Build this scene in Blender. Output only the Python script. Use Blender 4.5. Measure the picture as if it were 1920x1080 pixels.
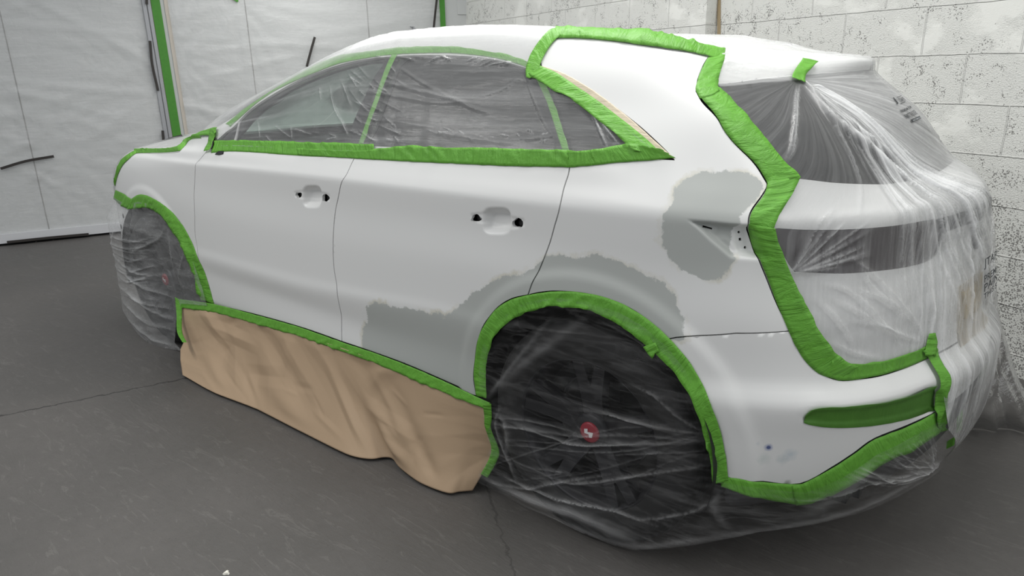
import bpy, bmesh, math, random
import numpy as np
from mathutils import Vector, Matrix
from mathutils.bvhtree import BVHTree
from mathutils.geometry import delaunay_2d_cdt

for o in list(bpy.data.objects): bpy.data.objects.remove(o, do_unlink=True)
S = bpy.context.scene
COL = S.collection
PI = math.pi
RNG = np.random.default_rng(7)

# ------------------------------------------------------------------ camera
CP = np.array([.9994, -2.4749, 1.4192]); YAW, PIT, FPX, ROLL = .6847, .3080, 1285.98, -.0179
DV = np.array([-math.sin(YAW)*math.cos(PIT), math.cos(YAW)*math.cos(PIT), -math.sin(PIT)])
RV = np.array([math.cos(YAW), math.sin(YAW), 0.]); UV_ = np.cross(RV, DV)
RV, UV_ = RV*math.cos(ROLL)+UV_*math.sin(ROLL), UV_*math.cos(ROLL)-RV*math.sin(ROLL)
cd = bpy.data.cameras.new('camera'); cam = bpy.data.objects.new('camera', cd); COL.objects.link(cam)
cd.sensor_width = 36; cd.lens = FPX/1920*36; cd.clip_start = .05
cam.matrix_world = Matrix(((RV[0], UV_[0], -DV[0], CP[0]), (RV[1], UV_[1], -DV[1], CP[1]), (RV[2], UV_[2], -DV[2], CP[2]), (0, 0, 0, 1)))
S.camera = cam
def pray(px, py): return DV+RV*(px-960)/FPX-UV_*(py-540)/FPX
def on(px, py, ax, val):
    """the point of the plane x, y or z = val that lies behind a traced pixel"""
    v = pray(px, py); i = 'xyz'.index(ax); return CP+v*(val-CP[i])/v[i]
def on_plane(px, py, P, n):
    v = pray(px, py); return CP+v*(np.dot(np.array(P)-CP, n)/np.dot(v, n))
def proj(p):
    v = np.asarray(p)-CP; z = v@DV; return 960+FPX*(v@RV)/z, 540-FPX*(v@UV_)/z

# ------------------------------------------------------------------ light
S.view_settings.view_transform = 'Standard'; S.view_settings.look = 'None'
S.view_settings.exposure = 0.0; S.view_settings.gamma = 1; S.view_settings.use_curve_mapping = False
w = bpy.data.worlds.new('world'); S.world = w; w.use_nodes = True
w.node_tree.nodes['Background'].inputs[0].default_value = (.93, .96, 1, 1)
w.node_tree.nodes['Background'].inputs[1].default_value = .50
def area(name, loc, size, energy, rot=(0, 0, 0), col=(1, .99, .96)):
    l = bpy.data.lights.new(name, 'AREA'); l.shape = 'RECTANGLE'; l.size, l.size_y = size; l.energy = energy; l.color = col
    o = bpy.data.objects.new(name, l); COL.objects.link(o); o.location = loc; o.rotation_euler = rot; return o
TUBES_AND_FILL = [((-.6, -.1, 3.1), 3.4), ((-3.6, 1.2, 3.1), 3.4), ((-1.6, -2.6, 3.1), 3.4), ((2.7, -1.3, 3.1), 2.6)]  # last entry is an unseen fill lamp added to brighten bumper, floor and wall
WA = math.atan2(.394, -.919)      # direction of the right-hand wall
for (p, L), e in zip(TUBES_AND_FILL, (64, 42, 48, 34)):
    area('strip_and_fill_light', p, (L, .22), e, (0, 0, WA))
# --------------------------------------------------------------- materials
def newmat(name):
    m = bpy.data.materials.new(name); m.use_nodes = True
    nt = m.node_tree; b = nt.nodes['Principled BSDF']; return m, nt, b
def N(nt, t, **k):
    n = nt.nodes.new(t)
    for a, v in k.items():
        if a in n.inputs: n.inputs[a].default_value = v
        else: setattr(n, a, v)
    return n
def lk(nt, a, b): nt.links.new(a, b)
def simple(name, col, rough=.5, metal=0, coat=0, spec=.5):
    m, nt, b = newmat(name)
    b.inputs['Base Color'].default_value = (*col, 1); b.inputs['Roughness'].default_value = rough
    b.inputs['Metallic'].default_value = metal; b.inputs['Coat Weight'].default_value = coat
    b.inputs['Specular IOR Level'].default_value = spec
    return m
def ramp(nt, src, stops):
    r = N(nt, 'ShaderNodeValToRGB'); cr = r.color_ramp
    while len(cr.elements) > len(stops): cr.elements.remove(cr.elements[-1])
    while len(cr.elements) < len(stops): cr.elements.new(.5)
    for e, (p, c) in zip(cr.elements, stops):
        e.position = p; e.color = (*c, 1) if hasattr(c, '__len__') else (c, c, c, 1)
    lk(nt, src, r.inputs[0]); return r
def math_(nt, op, a, b=None, c=None, clamp=False):
    n = N(nt, 'ShaderNodeMath', operation=op); n.use_clamp = clamp
    for i, x in enumerate((a, b, c)):
        if x is None: continue
        if isinstance(x, (int, float)): n.inputs[i].default_value = x
        else: lk(nt, x, n.inputs[i])
    return n.outputs[0]
def mixc(nt, f, a, b):
    n = N(nt, 'ShaderNodeMix', data_type='RGBA')
    for i, x in ((0, f), (6, a), (7, b)):
        if isinstance(x, (int, float)): n.inputs[i].default_value = x
        elif isinstance(x, tuple): n.inputs[i].default_value = (*x, 1)
        else: lk(nt, x, n.inputs[i])
    return n.outputs[2]

# ------------------------------------------------------------ mesh helpers
def tag(o, label=None, cat=None, group=None, kind=None):
    if label: o['label'] = label
    if cat: o['category'] = cat
    if group: o['group'] = group
    if kind: o['kind'] = kind
    return o
def obj(name, verts, faces, mat=None, parent=None, smooth=True, uv=None, attr=None):
    me = bpy.data.meshes.new(name); me.from_pydata([tuple(map(float, v)) for v in verts], [], faces)
    if mat: 
        for m in (mat if isinstance(mat, list) else [mat]): me.materials.append(m)
    me.polygons.foreach_set('use_smooth', [smooth]*len(me.polygons))
    if uv is not None:
        ul = me.uv_layers.new(name='UVMap'); li = np.empty(len(me.loops), np.int32); me.loops.foreach_get('vertex_index', li)
        ul.data.foreach_set('uv', np.asarray(uv, np.float32)[li].ravel())
    for k, a in (attr or {}).items():
        at = me.attributes.new(k, 'FLOAT', 'POINT'); at.data.foreach_set('value', np.asarray(a, np.float32))
    me.update(); me.validate()
    o = bpy.data.objects.new(name, me); COL.objects.link(o)
    if parent: o.parent = parent
    return o
def empty(name, loc=(0, 0, 0)):
    o = bpy.data.objects.new(name, None); COL.objects.link(o); o.location = loc; o.empty_display_size = .1; return o
def grid_faces(nu, nv, off=0, flip=False):
    f = []
    for j in range(nv-1):
        for i in range(nu-1):
            a = off+j*nu+i; q = (a, a+1, a+nu+1, a+nu); f.append(q[::-1] if flip else q)
    return f

# ------------------------------------------------------ the car's surface
def pchip(x, y, q):
    x = np.asarray(x, float); y = np.asarray(y, float); h = np.diff(x); d = np.diff(y)/h; n = len(x)
    m = np.zeros(n)
    for i in range(1, n-1):
        if d[i-1]*d[i] > 0:
            w1, w2 = 2*h[i]+h[i-1], h[i]+2*h[i-1]; m[i] = (w1+w2)/(w1/d[i-1]+w2/d[i])
    m[0], m[-1] = d[0], d[-1]
    k = np.clip(np.searchsorted(x, q)-1, 0, n-2); s = (q-x[k])/h[k]; s2, s3 = s*s, s*s*s
    return (2*s3-3*s2+1)*y[k]+(s3-2*s2+s)*h[k]*m[k]+(-2*s3+3*s2)*y[k+1]+(s3-s2)*h[k]*m[k+1]
def side(rows, nose=None, tail=None):
    out = []
    if nose: out += nose
    out += [(q[0], *q[-3:]) for q in rows]
    if tail: out += tail
    return out
def NO(z, xo=0., yk=1.):   # the nose wrap at height z
    return [(-4.2, -3.66+xo, 0, z), (-4.0, -3.65+xo, -.25*yk, z), (-3.8, -3.61+xo, -.48*yk, z), (-3.6, -3.53+xo, -.67*yk, z), (-3.4, -3.38+xo*.6, -.80*yk, z)]
TT = [.4, .5, .6, .7, .8, .9, 1.0, 1.1, 1.2, 1.3]
def TA(xs, ys, zs):
    if not hasattr(zs, '__len__'): zs = [zs]*10
    return [(t, x, y, z) for t, x, y, z in zip(TT, xs, ys, zs)]
CURVES = [
 (0.00, side([(-3.2,-.76,.20),(-2.2,-.80,.22),(-.4,-.80,.22),(.3,-.78,.20)], NO(.20,.1,.85), TA([.40,.48,.54,.60,.66,.70,.74,.77,.79,.80],[-.74,-.68,-.62,-.55,-.47,-.39,-.30,-.2,-.1,0],.20))),
 (0.13, side([(-3.2,-.87,.28),(-2.2,-.895,.29),(-.4,-.90,.30),(.3,-.89,.28)], NO(.27,.03), TA([.40,.49,.575,.64,.695,.74,.78,.81,.835,.845],[-.865,-.81,-.745,-.67,-.585,-.485,-.38,-.26,-.13,0],.28))),
 (0.21, side([(-3.2,-.89,.37),(-2.2,-.925,.36),(-1.1,-.935,.375),(-.4,-.93,.37),(.3,-.915,.36)], NO(.36), TA([.405,.50,.59,.66,.72,.765,.81,.84,.865,.875],[-.885,-.835,-.775,-.70,-.61,-.505,-.395,-.27,-.135,0],.36))),
 (0.34, side([(-3.2,-.89,.49),(-2.2,-.926,.49),(-1.1,-.925,.49),(-.4,-.927,.50),(.3,-.925,.49)], NO(.49), TA([.41,.505,.60,.675,.735,.785,.83,.86,.885,.895],[-.895,-.845,-.785,-.71,-.62,-.515,-.40,-.275,-.138,0],.49))),
 (0.43, side([(-3.2,-.89,.58),(-2.2,-.937,.587),(-1.5,-.94,.587),(-1.0,-.94,.61),(-.5,-.94,.64),(.0,-.935,.62),(.3,-.93,.59)], NO(.58), TA([.415,.515,.61,.685,.745,.79,.835,.87,.892,.90],[-.90,-.85,-.79,-.71,-.62,-.515,-.40,-.275,-.138,0],.59))),
 (0.47, side([(-3.2,-.89,.64),(-2.2,-.932,.63),(-1.5,-.934,.63),(-1.0,-.934,.65),(-.5,-.935,.68),(0,-.935,.67),(.3,-.925,.65)], NO(.64,0), TA([.41,.505,.59,.655,.71,.755,.795,.83,.85,.86],[-.875,-.825,-.76,-.68,-.595,-.495,-.385,-.265,-.13,0],.645))),
 (0.63, side([(-3.2,-.88,.80),(-2.2,-.93,.80),(-1.1,-.93,.80),(-.4,-.93,.82),(.3,-.91,.80)], NO(.79,.04), TA([.41,.495,.575,.64,.695,.74,.775,.81,.83,.84],[-.865,-.81,-.74,-.66,-.575,-.48,-.37,-.25,-.12,0],.79))),
 (0.79, side([(-3.2,-.86,.92),(-2.2,-.922,.95),(-1.1,-.922,.95),(-.4,-.918,.96),(.0,-.915,.96),(.3,-.893,.95)], NO(.88,.12), TA([.40,.48,.555,.62,.67,.715,.75,.785,.81,.82],[-.85,-.785,-.71,-.63,-.55,-.46,-.355,-.24,-.12,0],.94))),
 (0.875, side([(-3.2,-.81,.985),(-2.8,-.87,1.015),(-2.2,-.92,1.028),(-1.1,-.926,1.045),(-.4,-.92,1.047),(.0,-.915,1.048),(.3,-.893,1.045)], NO(.93,.20,.93), TA([.40,.475,.55,.615,.667,.712,.747,.782,.807,.817],[-.845,-.777,-.702,-.622,-.542,-.452,-.347,-.232,-.116,0],[1.04,1.035,1.03]+[1.03]*7))),
 (0.90, side([(-3.2,-.78,1.0),(-2.8,-.84,1.03),(-2.2,-.905,1.043),(-1.1,-.918,1.062),(-.4,-.913,1.065),(.0,-.91,1.066),(.3,-.89,1.063)], NO(.95,.26,.9), TA([.397,.472,.547,.612,.664,.708,.743,.777,.802,.812],[-.84,-.772,-.697,-.617,-.537,-.447,-.342,-.228,-.114,0],[1.06,1.055,1.052]+[1.05]*7))),
 (0.96, side([(-3.2,-.73,1.02),(-2.8,-.80,1.048),(-2.2,-.885,1.08),(-1.1,-.893,1.105),(-.4,-.89,1.11),(.0,-.885,1.115),(.3,-.865,1.105)], NO(.965,.32,.86), TA([.393,.467,.54,.598,.645,.685,.72,.752,.775,.785],[-.82,-.745,-.668,-.592,-.514,-.43,-.33,-.222,-.11,0],[1.095,1.09,1.08]+[1.075]*7))),
 (1.02, side([(-3.2,-.68,1.03),(-2.8,-.745,1.06),(-2.3,-.84,1.105),(-2.0,-.855,1.125),(-1.1,-.862,1.155),(-.4,-.86,1.17),(.0,-.855,1.18),(.3,-.83,1.15)], NO(.975,.38,.8), TA([.39,.46,.53,.575,.61,.64,.665,.69,.705,.71],[-.785,-.70,-.62,-.55,-.48,-.41,-.32,-.22,-.11,0],[1.148,1.143,1.13,1.125,1.12,1.117,1.115,1.115,1.115,1.115]))),
 (1.19, side([(-3.2,-.60,1.045),(-2.8,-.66,1.075),(-2.3,-.815,1.13),(-2.05,-.815,1.19),(-1.75,-.79,1.25),(-1.1,-.77,1.32),(-.4,-.765,1.32),(.0,-.765,1.31),(.3,-.745,1.28)], NO(.985,.45,.72), TA([.335,.385,.43,.47,.50,.53,.557,.58,.594,.60],[-.71,-.65,-.58,-.51,-.435,-.36,-.27,-.18,-.09,0],1.262))),
 (1.36, side([(-3.2,-.50,1.06),(-2.8,-.56,1.09),(-2.35,-.775,1.14),(-2.15,-.785,1.185),(-1.75,-.725,1.34),(-1.5,-.695,1.40),(-1.3,-.675,1.45),(-1.0,-.66,1.475),(-.7,-.66,1.468),(-.5,-.67,1.455),(-.3,-.685,1.44),(.0,-.69,1.42),(.2,.15,-.665,1.395),(.3,.185,-.645,1.385)], NO(.995,.52,.62), TA([.217,.255,.295,.332,.362,.388,.412,.432,.445,.453],[-.60,-.53,-.47,-.41,-.345,-.28,-.21,-.14,-.07,0],[1.375,1.38,1.383,1.385,1.389,1.392,1.395,1.397,1.399,1.40]))),
 (1.46, side([(-3.2,-.42,1.07),(-2.8,-.48,1.10),(-2.45,-.68,1.13),(-2.2,-.72,1.19),(-1.75,-.63,1.395),(-1.5,-.60,1.475),(-1.3,-.585,1.52),(-1.0,-.575,1.548),(-.7,-.575,1.548),(-.38,-.58,1.532),(0,-.59,1.497),(.2,.105,-.565,1.465),(.3,.155,-.54,1.44)], NO(1.0,.58,.54), TA([.20,.243,.287,.327,.36,.388,.412,.432,.445,.452],[-.50,-.45,-.395,-.34,-.285,-.23,-.175,-.12,-.06,0],[1.425,1.42,1.42,1.42,1.42,1.42,1.422,1.425,1.425,1.425]))),
 (1.74, side([(-3.2,-.22,1.08),(-2.8,-.26,1.11),(-2.5,-.32,1.12),(-2.2,-.33,1.26),(-1.85,-.31,1.455),(-1.55,-.30,1.553),(-1.3,-.30,1.578),(-1.0,-.30,1.584),(-.7,-.30,1.567),(-.38,-.30,1.534),(0,-.30,1.506),(.2,.06,-.30,1.495),(.3,.09,-.285,1.482)], NO(1.005,.64,.3), TA([.12,.15,.18,.21,.23,.25,.265,.28,.287,.29],[-.265,-.245,-.22,-.2,-.17,-.14,-.105,-.07,-.035,0],[1.478,1.474,1.47,1.465,1.462,1.46,1.457,1.455,1.453,1.452]))),
 (2.04, side([(-3.2,0,1.085),(-2.8,0,1.115),(-2.5,0,1.125),(-2.2,0,1.28),(-1.85,0,1.475),(-1.55,0,1.57),(-1.3,0,1.594),(-1.0,0,1.596),(-.7,0,1.575),(-.38,0,1.54),(0,0,1.515)], [(-4.2,-3.0,0,1.01),(-3.8,-3.05,0,1.03),(-3.5,-3.1,0,1.05),(-3.35,-3.14,0,1.07)], [(.3,.10,0,1.498),(.6,.12,0,1.494),(.9,.14,0,1.49),(1.3,.16,0,1.486)])),
]
# the last curve's side rows run on their own x, so its parameter stays sorted
KV = np.array([c[0] for c in CURVES]); DT = .005
TG = np.arange(-4.2, 1.3+1e-9, DT); VG = np.arange(0, 2.04+1e-9, DT)
def gsm(a, ax, sig):
    r = int(3*sig)+1; k = np.exp(-.5*(np.arange(-r, r+1)/sig)**2); k /= k.sum()
    pad = [(0, 0)]*a.ndim; pad[ax] = (r, r); p = np.pad(a, pad, mode='reflect', reflect_type='odd')
    return np.apply_along_axis(lambda q: np.convolve(q, k, 'valid'), ax, p)
G0 = np.zeros((len(CURVES), len(TG), 3))
for i, (kv, c) in enumerate(CURVES):
    c = sorted(c); tt = [q[0] for q in c]
    for a in range(3): G0[i, :, a] = pchip(tt, [q[a+1] for q in c], TG)
G0 = gsm(G0, 1, 12)
BASE = np.zeros((len(VG), len(TG), 3))
for j in range(len(TG)):
    for a in range(3): BASE[:, j, a] = pchip(KV, G0[:, j, a], VG)
BASE = gsm(BASE, 0, 1.6)
BASE[:, -1, 1] = 0; BASE[:, 0, 1] = 0; BASE[-1, :, 1] = 0
def bil(A, t, v):
    a = np.clip((np.asarray(t)-TG[0])/DT, 0, len(TG)-1.001); b = np.clip(np.asarray(v)/DT, 0, len(VG)-1.001)
    i = a.astype(int); j = b.astype(int); fa = (a-i)[..., None]; fb = (b-j)[..., None]
    return (A[j, i]*(1-fa)+A[j, i+1]*fa)*(1-fb)+(A[j+1, i]*(1-fa)+A[j+1, i+1]*fa)*fb
_dt = np.gradient(BASE, axis=1); _dv = np.gradient(BASE, axis=0)
NRM = np.cross(_dt, _dv); NRM /= (np.linalg.norm(NRM, axis=2, keepdims=True)+1e-12)
NRM = gsm(gsm(NRM, 0, 2), 1, 2); NRM /= (np.linalg.norm(NRM, axis=2, keepdims=True)+1e-12)
def sst(x): x = np.clip(x, 0, 1); return x*x*(3-2*x)
def sdf(poly, P):
    """signed distance, positive inside"""
    poly = np.asarray(poly, float); P = np.asarray(P, float); d = np.full(len(P), 1e9); ins = np.zeros(len(P), bool)
    for a, b in zip(poly, np.roll(poly, -1, 0)):
        e = b-a; w_ = P-a; h = np.clip((w_@e)/(e@e+1e-12), 0, 1)
        d = np.minimum(d, np.hypot(*(w_-h[:, None]*e).T))
        c = ((a[1] > P[:, 1]) != (b[1] > P[:, 1])) & (P[:, 0] < (b[0]-a[0])*(P[:, 1]-a[1])/(b[1]-a[1]+1e-12)+a[0]); ins ^= c
    return np.where(ins, d, -d)
HUBS = ((0., .375), (-2.738, .375))
DENTS = []      # (polygon in t, v ; depth ; soft edge)
def surf(t, v, off=0., dents=True):
    t = np.asarray(t, float); v = np.asarray(v, float)
    P = bil(BASE, t, v); n = bil(NRM, t, v); o = np.zeros(t.shape)+off
    for hx, hz in HUBS:     # flared lip round each wheel arch
        r = np.hypot(P[..., 0]-hx, P[..., 2]-hz)
        m = (P[..., 1] < -.5)
        o = o+m*(.009*sst((.512-r)/.035)-.004*sst((.436-r)/.012))*sst((r-.2)/.1)
    if dents:
        for poly, dep, soft in DENTS:
            q = np.stack([t.ravel(), v.ravel()], 1); bb = np.array(poly)
            k = (q[:, 0] > bb[:, 0].min()-soft) & (q[:, 0] < bb[:, 0].max()+soft) & (q[:, 1] > bb[:, 1].min()-soft) & (q[:, 1] < bb[:, 1].max()+soft)
            if k.any():
                s = np.zeros(len(q)); s[k] = sst(sdf(poly, q[k])/soft); o = o-dep*s.reshape(o.shape)
    return P+n*o[..., None]
class Surf:
    """a parametric surface one can cast traced pixels onto"""
    def __init__(s, fn, T, V):
        s.fn, s.T, s.V = fn, T, V; tt, vv = np.meshgrid(T, V); P = fn(tt, vv).reshape(-1, 3); n = len(T)
        tr = []
        for j in range(len(V)-1):
            for i in range(n-1):
                a = j*n+i; tr += [(a, a+1, a+n+1), (a, a+n+1, a+n)]
        s.P = P; s.tr = tr; s.tv = np.stack([tt.ravel(), vv.ravel()], 1)
        s.bvh = BVHTree.FromPolygons([Vector(p) for p in P], tr)
    def px(s, x, y):
        v = Vector(pray(x, y)).normalized(); loc, nr, k, d = s.bvh.ray_cast(Vector(CP), v)
        if loc is None:      # beyond the outline: nearest point of it
            best = None
            for d in np.arange(2.0, 6.5, .03):
                q = s.bvh.find_nearest(Vector(CP)+v*d)
                if best is None or q[3] < best[3]: best = q
            loc, nr, k, _ = best
        a, b, c = s.tr[k]; A, B, Cc = s.P[a], s.P[b], s.P[c]; M = np.stack([B-A, Cc-A], 1)
        w_ = np.linalg.lstsq(M, np.array(loc)-A, rcond=None)[0]
        return s.tv[a]*(1-w_[0]-w_[1])+s.tv[b]*w_[0]+s.tv[c]*w_[1]
BODY = Surf(lambda t, v: surf(t, v, 0, False), np.arange(-4.2, 1.301, .0125), np.arange(0, 2.041, .0125))
def tv(pts):
    out = []
    for p in pts:
        if len(p) == 3 and p[0] == 'tv': out.append(np.array(p[1:], float))
        elif len(p) == 3: t, z = p[1], p[2]; zz = bil(BASE, np.full(len(VG), t), VG)[:, 2]; out.append(np.array([t, VG[np.argmin(abs(zz-z))]]))
        else: out.append(BODY.px(*p))
    return np.array(out)
def dens(P, h, closed=True):
    P = np.asarray(P, float); out = []; Q = np.vstack([P, P[:1]]) if closed else P
    for a, b in zip(Q[:-1], Q[1:]):
        n = max(1, int(np.ceil(np.linalg.norm(b-a)/h)))
        for k in range(n): out.append(a+(b-a)*k/n)
    if not closed: out.append(Q[-1])
    return np.array(out)
def catm(P, n=6, closed=False):
    """smooth polyline through the points"""
    P = np.asarray(P, float); m = len(P); out = []
    for i in range(m if closed else m-1):
        p1, p2 = P[i], P[(i+1) % m]
        p0 = P[(i-1) % m] if (closed or i > 0) else 2*p1-p2; p3 = P[(i+2) % m] if (closed or i < m-2) else 2*p2-p1
        for k in range(n):
            s = k/n; out.append(.5*((2*p1)+(p2-p0)*s+(2*p0-5*p1+4*p2-p3)*s*s+(3*p1-p0-3*p2+p3)*s**3))
    if not closed: out.append(P[-1])
    return np.array(out)
def area2(P): x, y = P.T; return (x*np.roll(y, -1)-y*np.roll(x, -1)).sum()
def inset(P, d):
    e = np.roll(P, -1, 0)-P; e /= (np.linalg.norm(e, axis=1, keepdims=True)+1e-9); n = np.stack([-e[:, 1], e[:, 0]], 1)
    if area2(P) < 0: n = -n
    m = n+np.roll(n, 1, 0); m /= np.maximum(np.linalg.norm(m, axis=1, keepdims=True), .7); return P+m*d
def triangulate(poly, h, holes=(), fine=(), extra=None):
    """fill a polygon with an even net of points; fine = [(box, h)] adds denser spots"""
    poly = dens(poly, h); hs = [dens(q, min(h, .004)) for q in holes]
    lo, hi = poly.min(0), poly.max(0)
    X, Y = np.meshgrid(np.arange(lo[0]+h*.37, hi[0], h), np.arange(lo[1]+h*.41, hi[1], h*.93)); X[::2] += h*.5
    I = np.stack([X.ravel(), Y.ravel()], 1)
    for (x0, y0, x1, y1), hf in fine:
        I = I[~((I[:, 0] > x0) & (I[:, 0] < x1) & (I[:, 1] > y0) & (I[:, 1] < y1))]
        X, Y = np.meshgrid(np.arange(x0, x1, hf), np.arange(y0, y1, hf)); I = np.vstack([I, np.stack([X.ravel(), Y.ravel()], 1)])
    d = sdf(poly, I); I = I[d > .35*h]
    if extra is not None and len(extra): e_ = extra[sdf(poly, extra) > .002]; I = np.vstack([I, e_])
    for q in hs: I = I[sdf(q, I) < -.0012]
    pts = list(map(tuple, poly)); loops = [list(range(len(poly)))]
    for q in hs: loops.append(list(range(len(pts), len(pts)+len(q)))); pts += list(map(tuple, q))
    nb = len(pts); pts += list(map(tuple, I))
    edges = [(l[i], l[(i+1) % len(l)]) for l in loops for i in range(len(l))]
    r = delaunay_2d_cdt([Vector(p) for p in pts], edges, [], 0, 1e-7)
    V = np.array([tuple(v) for v in r[0]]); F = np.array([f for f in r[2] if len(f) == 3])
    c = V[F].mean(1); k = sdf(poly, c) > 0
    for q in hs: k &= sdf(q, c) < 0
    F = F[k]; a = V[F]; cr = (a[:, 1, 0]-a[:, 0, 0])*(a[:, 2, 1]-a[:, 0, 1])-(a[:, 1, 1]-a[:, 0, 1])*(a[:, 2, 0]-a[:, 0, 0])
    F[cr < 0] = F[cr < 0][:, ::-1]; F = F[abs(cr) > 1e-12]
    us = np.unique(F); mp = -np.ones(len(V), int); mp[us] = np.arange(len(us)); return V[us], mp[F]
def rim_edges(F):
    from collections import Counter
    c = Counter()
    for f in F:
        for i in range(3): c[(f[i], f[(i+1) % 3])] += 1
    return [e for e in c if (e[1], e[0]) not in c]
def panel(name, outline, mat, parent, h=.014, gap=.0022, rim=.012, off=0., holes=(), fine=(), mirror=False, attrs=None, fn=None, extra=None, lip=0):
    """one body panel: outline in (t, v), laid on the car's surface, edges turned inwards"""
    P = inset(np.asarray(outline, float), gap) if gap else np.asarray(outline, float)
    V, F = triangulate(P, h, holes, fine)
    f = fn or surf; W = f(V[:, 0], V[:, 1], off)
    if extra is not None: W = extra(V, W)
    faces = [tuple(map(int, q)) for q in F]; verts = list(W); uv = list(V); at = {k: list(g(V)) for k, g in (attrs or {}).items()}
    if rim:
        E = rim_edges(F); base = len(verts); idx = {}; D = f(V[:, 0], V[:, 1], off-rim)
        for a, b in E:
            if mirror and abs(W[a][1]) < 2e-3 and abs(W[b][1]) < 2e-3: continue
            for k in (a, b):
                if k not in idx:
                    idx[k] = len(verts); verts += [W[k], D[k]]; uv += [V[k], V[k]]
                    for q in at: at[q] += [at[q][k]]*2
            faces.append((idx[b], idx[a], idx[a]+1, idx[b]+1))
    if mirror:
        n = len(verts); verts = verts+[np.array([p[0], -p[1], p[2]]) for p in verts]; faces = faces+[tuple(i+n for i in q[::-1]) for q in faces]
        uv = uv+[np.array([2.6-q[0], q[1]]) for q in uv]; at = {k: a+a for k, a in at.items()}
    o = obj(name, verts, faces, mat, parent, True, uv, at)
    if mirror:
        bm = bmesh.new(); bm.from_mesh(o.data); bmesh.ops.remove_doubles(bm, verts=[v_ for v_ in bm.verts if abs(v_.co.y) < 3e-3], dist=1e-4); bm.to_mesh(o.data); bm.free()
    return o

# --------------------------------------------------------- surface finishes
def m_floor():
    m, nt, b = newmat('painted_concrete'); g = N(nt, 'ShaderNodeNewGeometry'); P = g.outputs['Position']
    n1 = N(nt, 'ShaderNodeTexNoise', Scale=1.1, Detail=6., Roughness=.6); n2 = N(nt, 'ShaderNodeTexNoise', Scale=22., Detail=5., Roughness=.65)
    mp = N(nt, 'ShaderNodeMapping'); mp.inputs['Rotation'].default_value = (0, 0, .5); mp.inputs['Scale'].default_value = (1, 5, 1)
    n3 = N(nt, 'ShaderNodeTexNoise', Scale=5., Detail=7., Roughness=.7, Distortion=1.6); lk(nt, P, mp.inputs[0]); lk(nt, mp.outputs[0], n3.inputs[0])
    for n in (n1, n2): lk(nt, P, n.inputs[0])
    c = ramp(nt, n1.outputs[0], [(.3, (.088, .084, .079)), (.7, (.118, .111, .105))]).outputs[0]
    c = mixc(nt, math_(nt, 'MULTIPLY', ramp(nt, n2.outputs[0], [(.45, 0), (.75, 1)]).outputs[0], .25), c, (.07, .066, .062))
    # pale scuffs
    c = mixc(nt, math_(nt, 'MULTIPLY', ramp(nt, n3.outputs[0], [(.58, 0), (.62, 1), (.66, 0)]).outputs[0], .17), c, (.30, .29, .27))
    v = N(nt, 'ShaderNodeTexVoronoi', Scale=38.); lk(nt, P, v.inputs[0])
    c = mixc(nt, math_(nt, 'MULTIPLY', math_(nt, 'LESS_THAN', v.outputs['Distance'], .075), .45), c, (.03, .03, .03))
    # slab joints: signed distance to two straight lines
    s = N(nt, 'ShaderNodeSeparateXYZ'); lk(nt, P, s.inputs[0])
    def line(A, B, wd, jag):
        A, B = np.array(A), np.array(B); d = (B-A)/np.linalg.norm(B-A); n = (-d[1], d[0])
        a = math_(nt, 'ADD', math_(nt, 'MULTIPLY', s.outputs[0], n[0]), math_(nt, 'MULTIPLY', s.outputs[1], n[1]))
        a = math_(nt, 'SUBTRACT', a, float(A@np.array(n)))
        a = math_(nt, 'ADD', a, math_(nt, 'MULTIPLY', math_(nt, 'SUBTRACT', n2.outputs[0], .5), jag))
        return math_(nt, 'LESS_THAN', math_(nt, 'ABSOLUTE', a), wd)
    f = line((-2.487, -1.798), (-2.207, -1.109), .0055, .05)
    f2 = line((-.38, -.93), (-.02, -1.22), .004, .05)
    ff = math_(nt, 'MAXIMUM', f, math_(nt, 'MULTIPLY', f2, .5)); c = mixc(nt, math_(nt, 'MULTIPLY', ff, .8), c, (.028, .026, .025))
    lk(nt, c, b.inputs['Base Color']); b.inputs['Roughness'].default_value = .55
    lk(nt, ramp(nt, n1.outputs[0], [(.3, .42), (.7, .62)]).outputs[0], b.inputs['Roughness'])
    h = math_(nt, 'ADD', math_(nt, 'MULTIPLY', n2.outputs[0], .5), math_(nt, 'MULTIPLY', ff, -1.)); h = math_(nt, 'ADD', h, math_(nt, 'MULTIPLY', n3.outputs[0], .8))
    bp = N(nt, 'ShaderNodeBump', Strength=.5, Distance=.007); lk(nt, h, bp.inputs['Height']); lk(nt, bp.outputs[0], b.inputs['Normal']); return m
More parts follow.
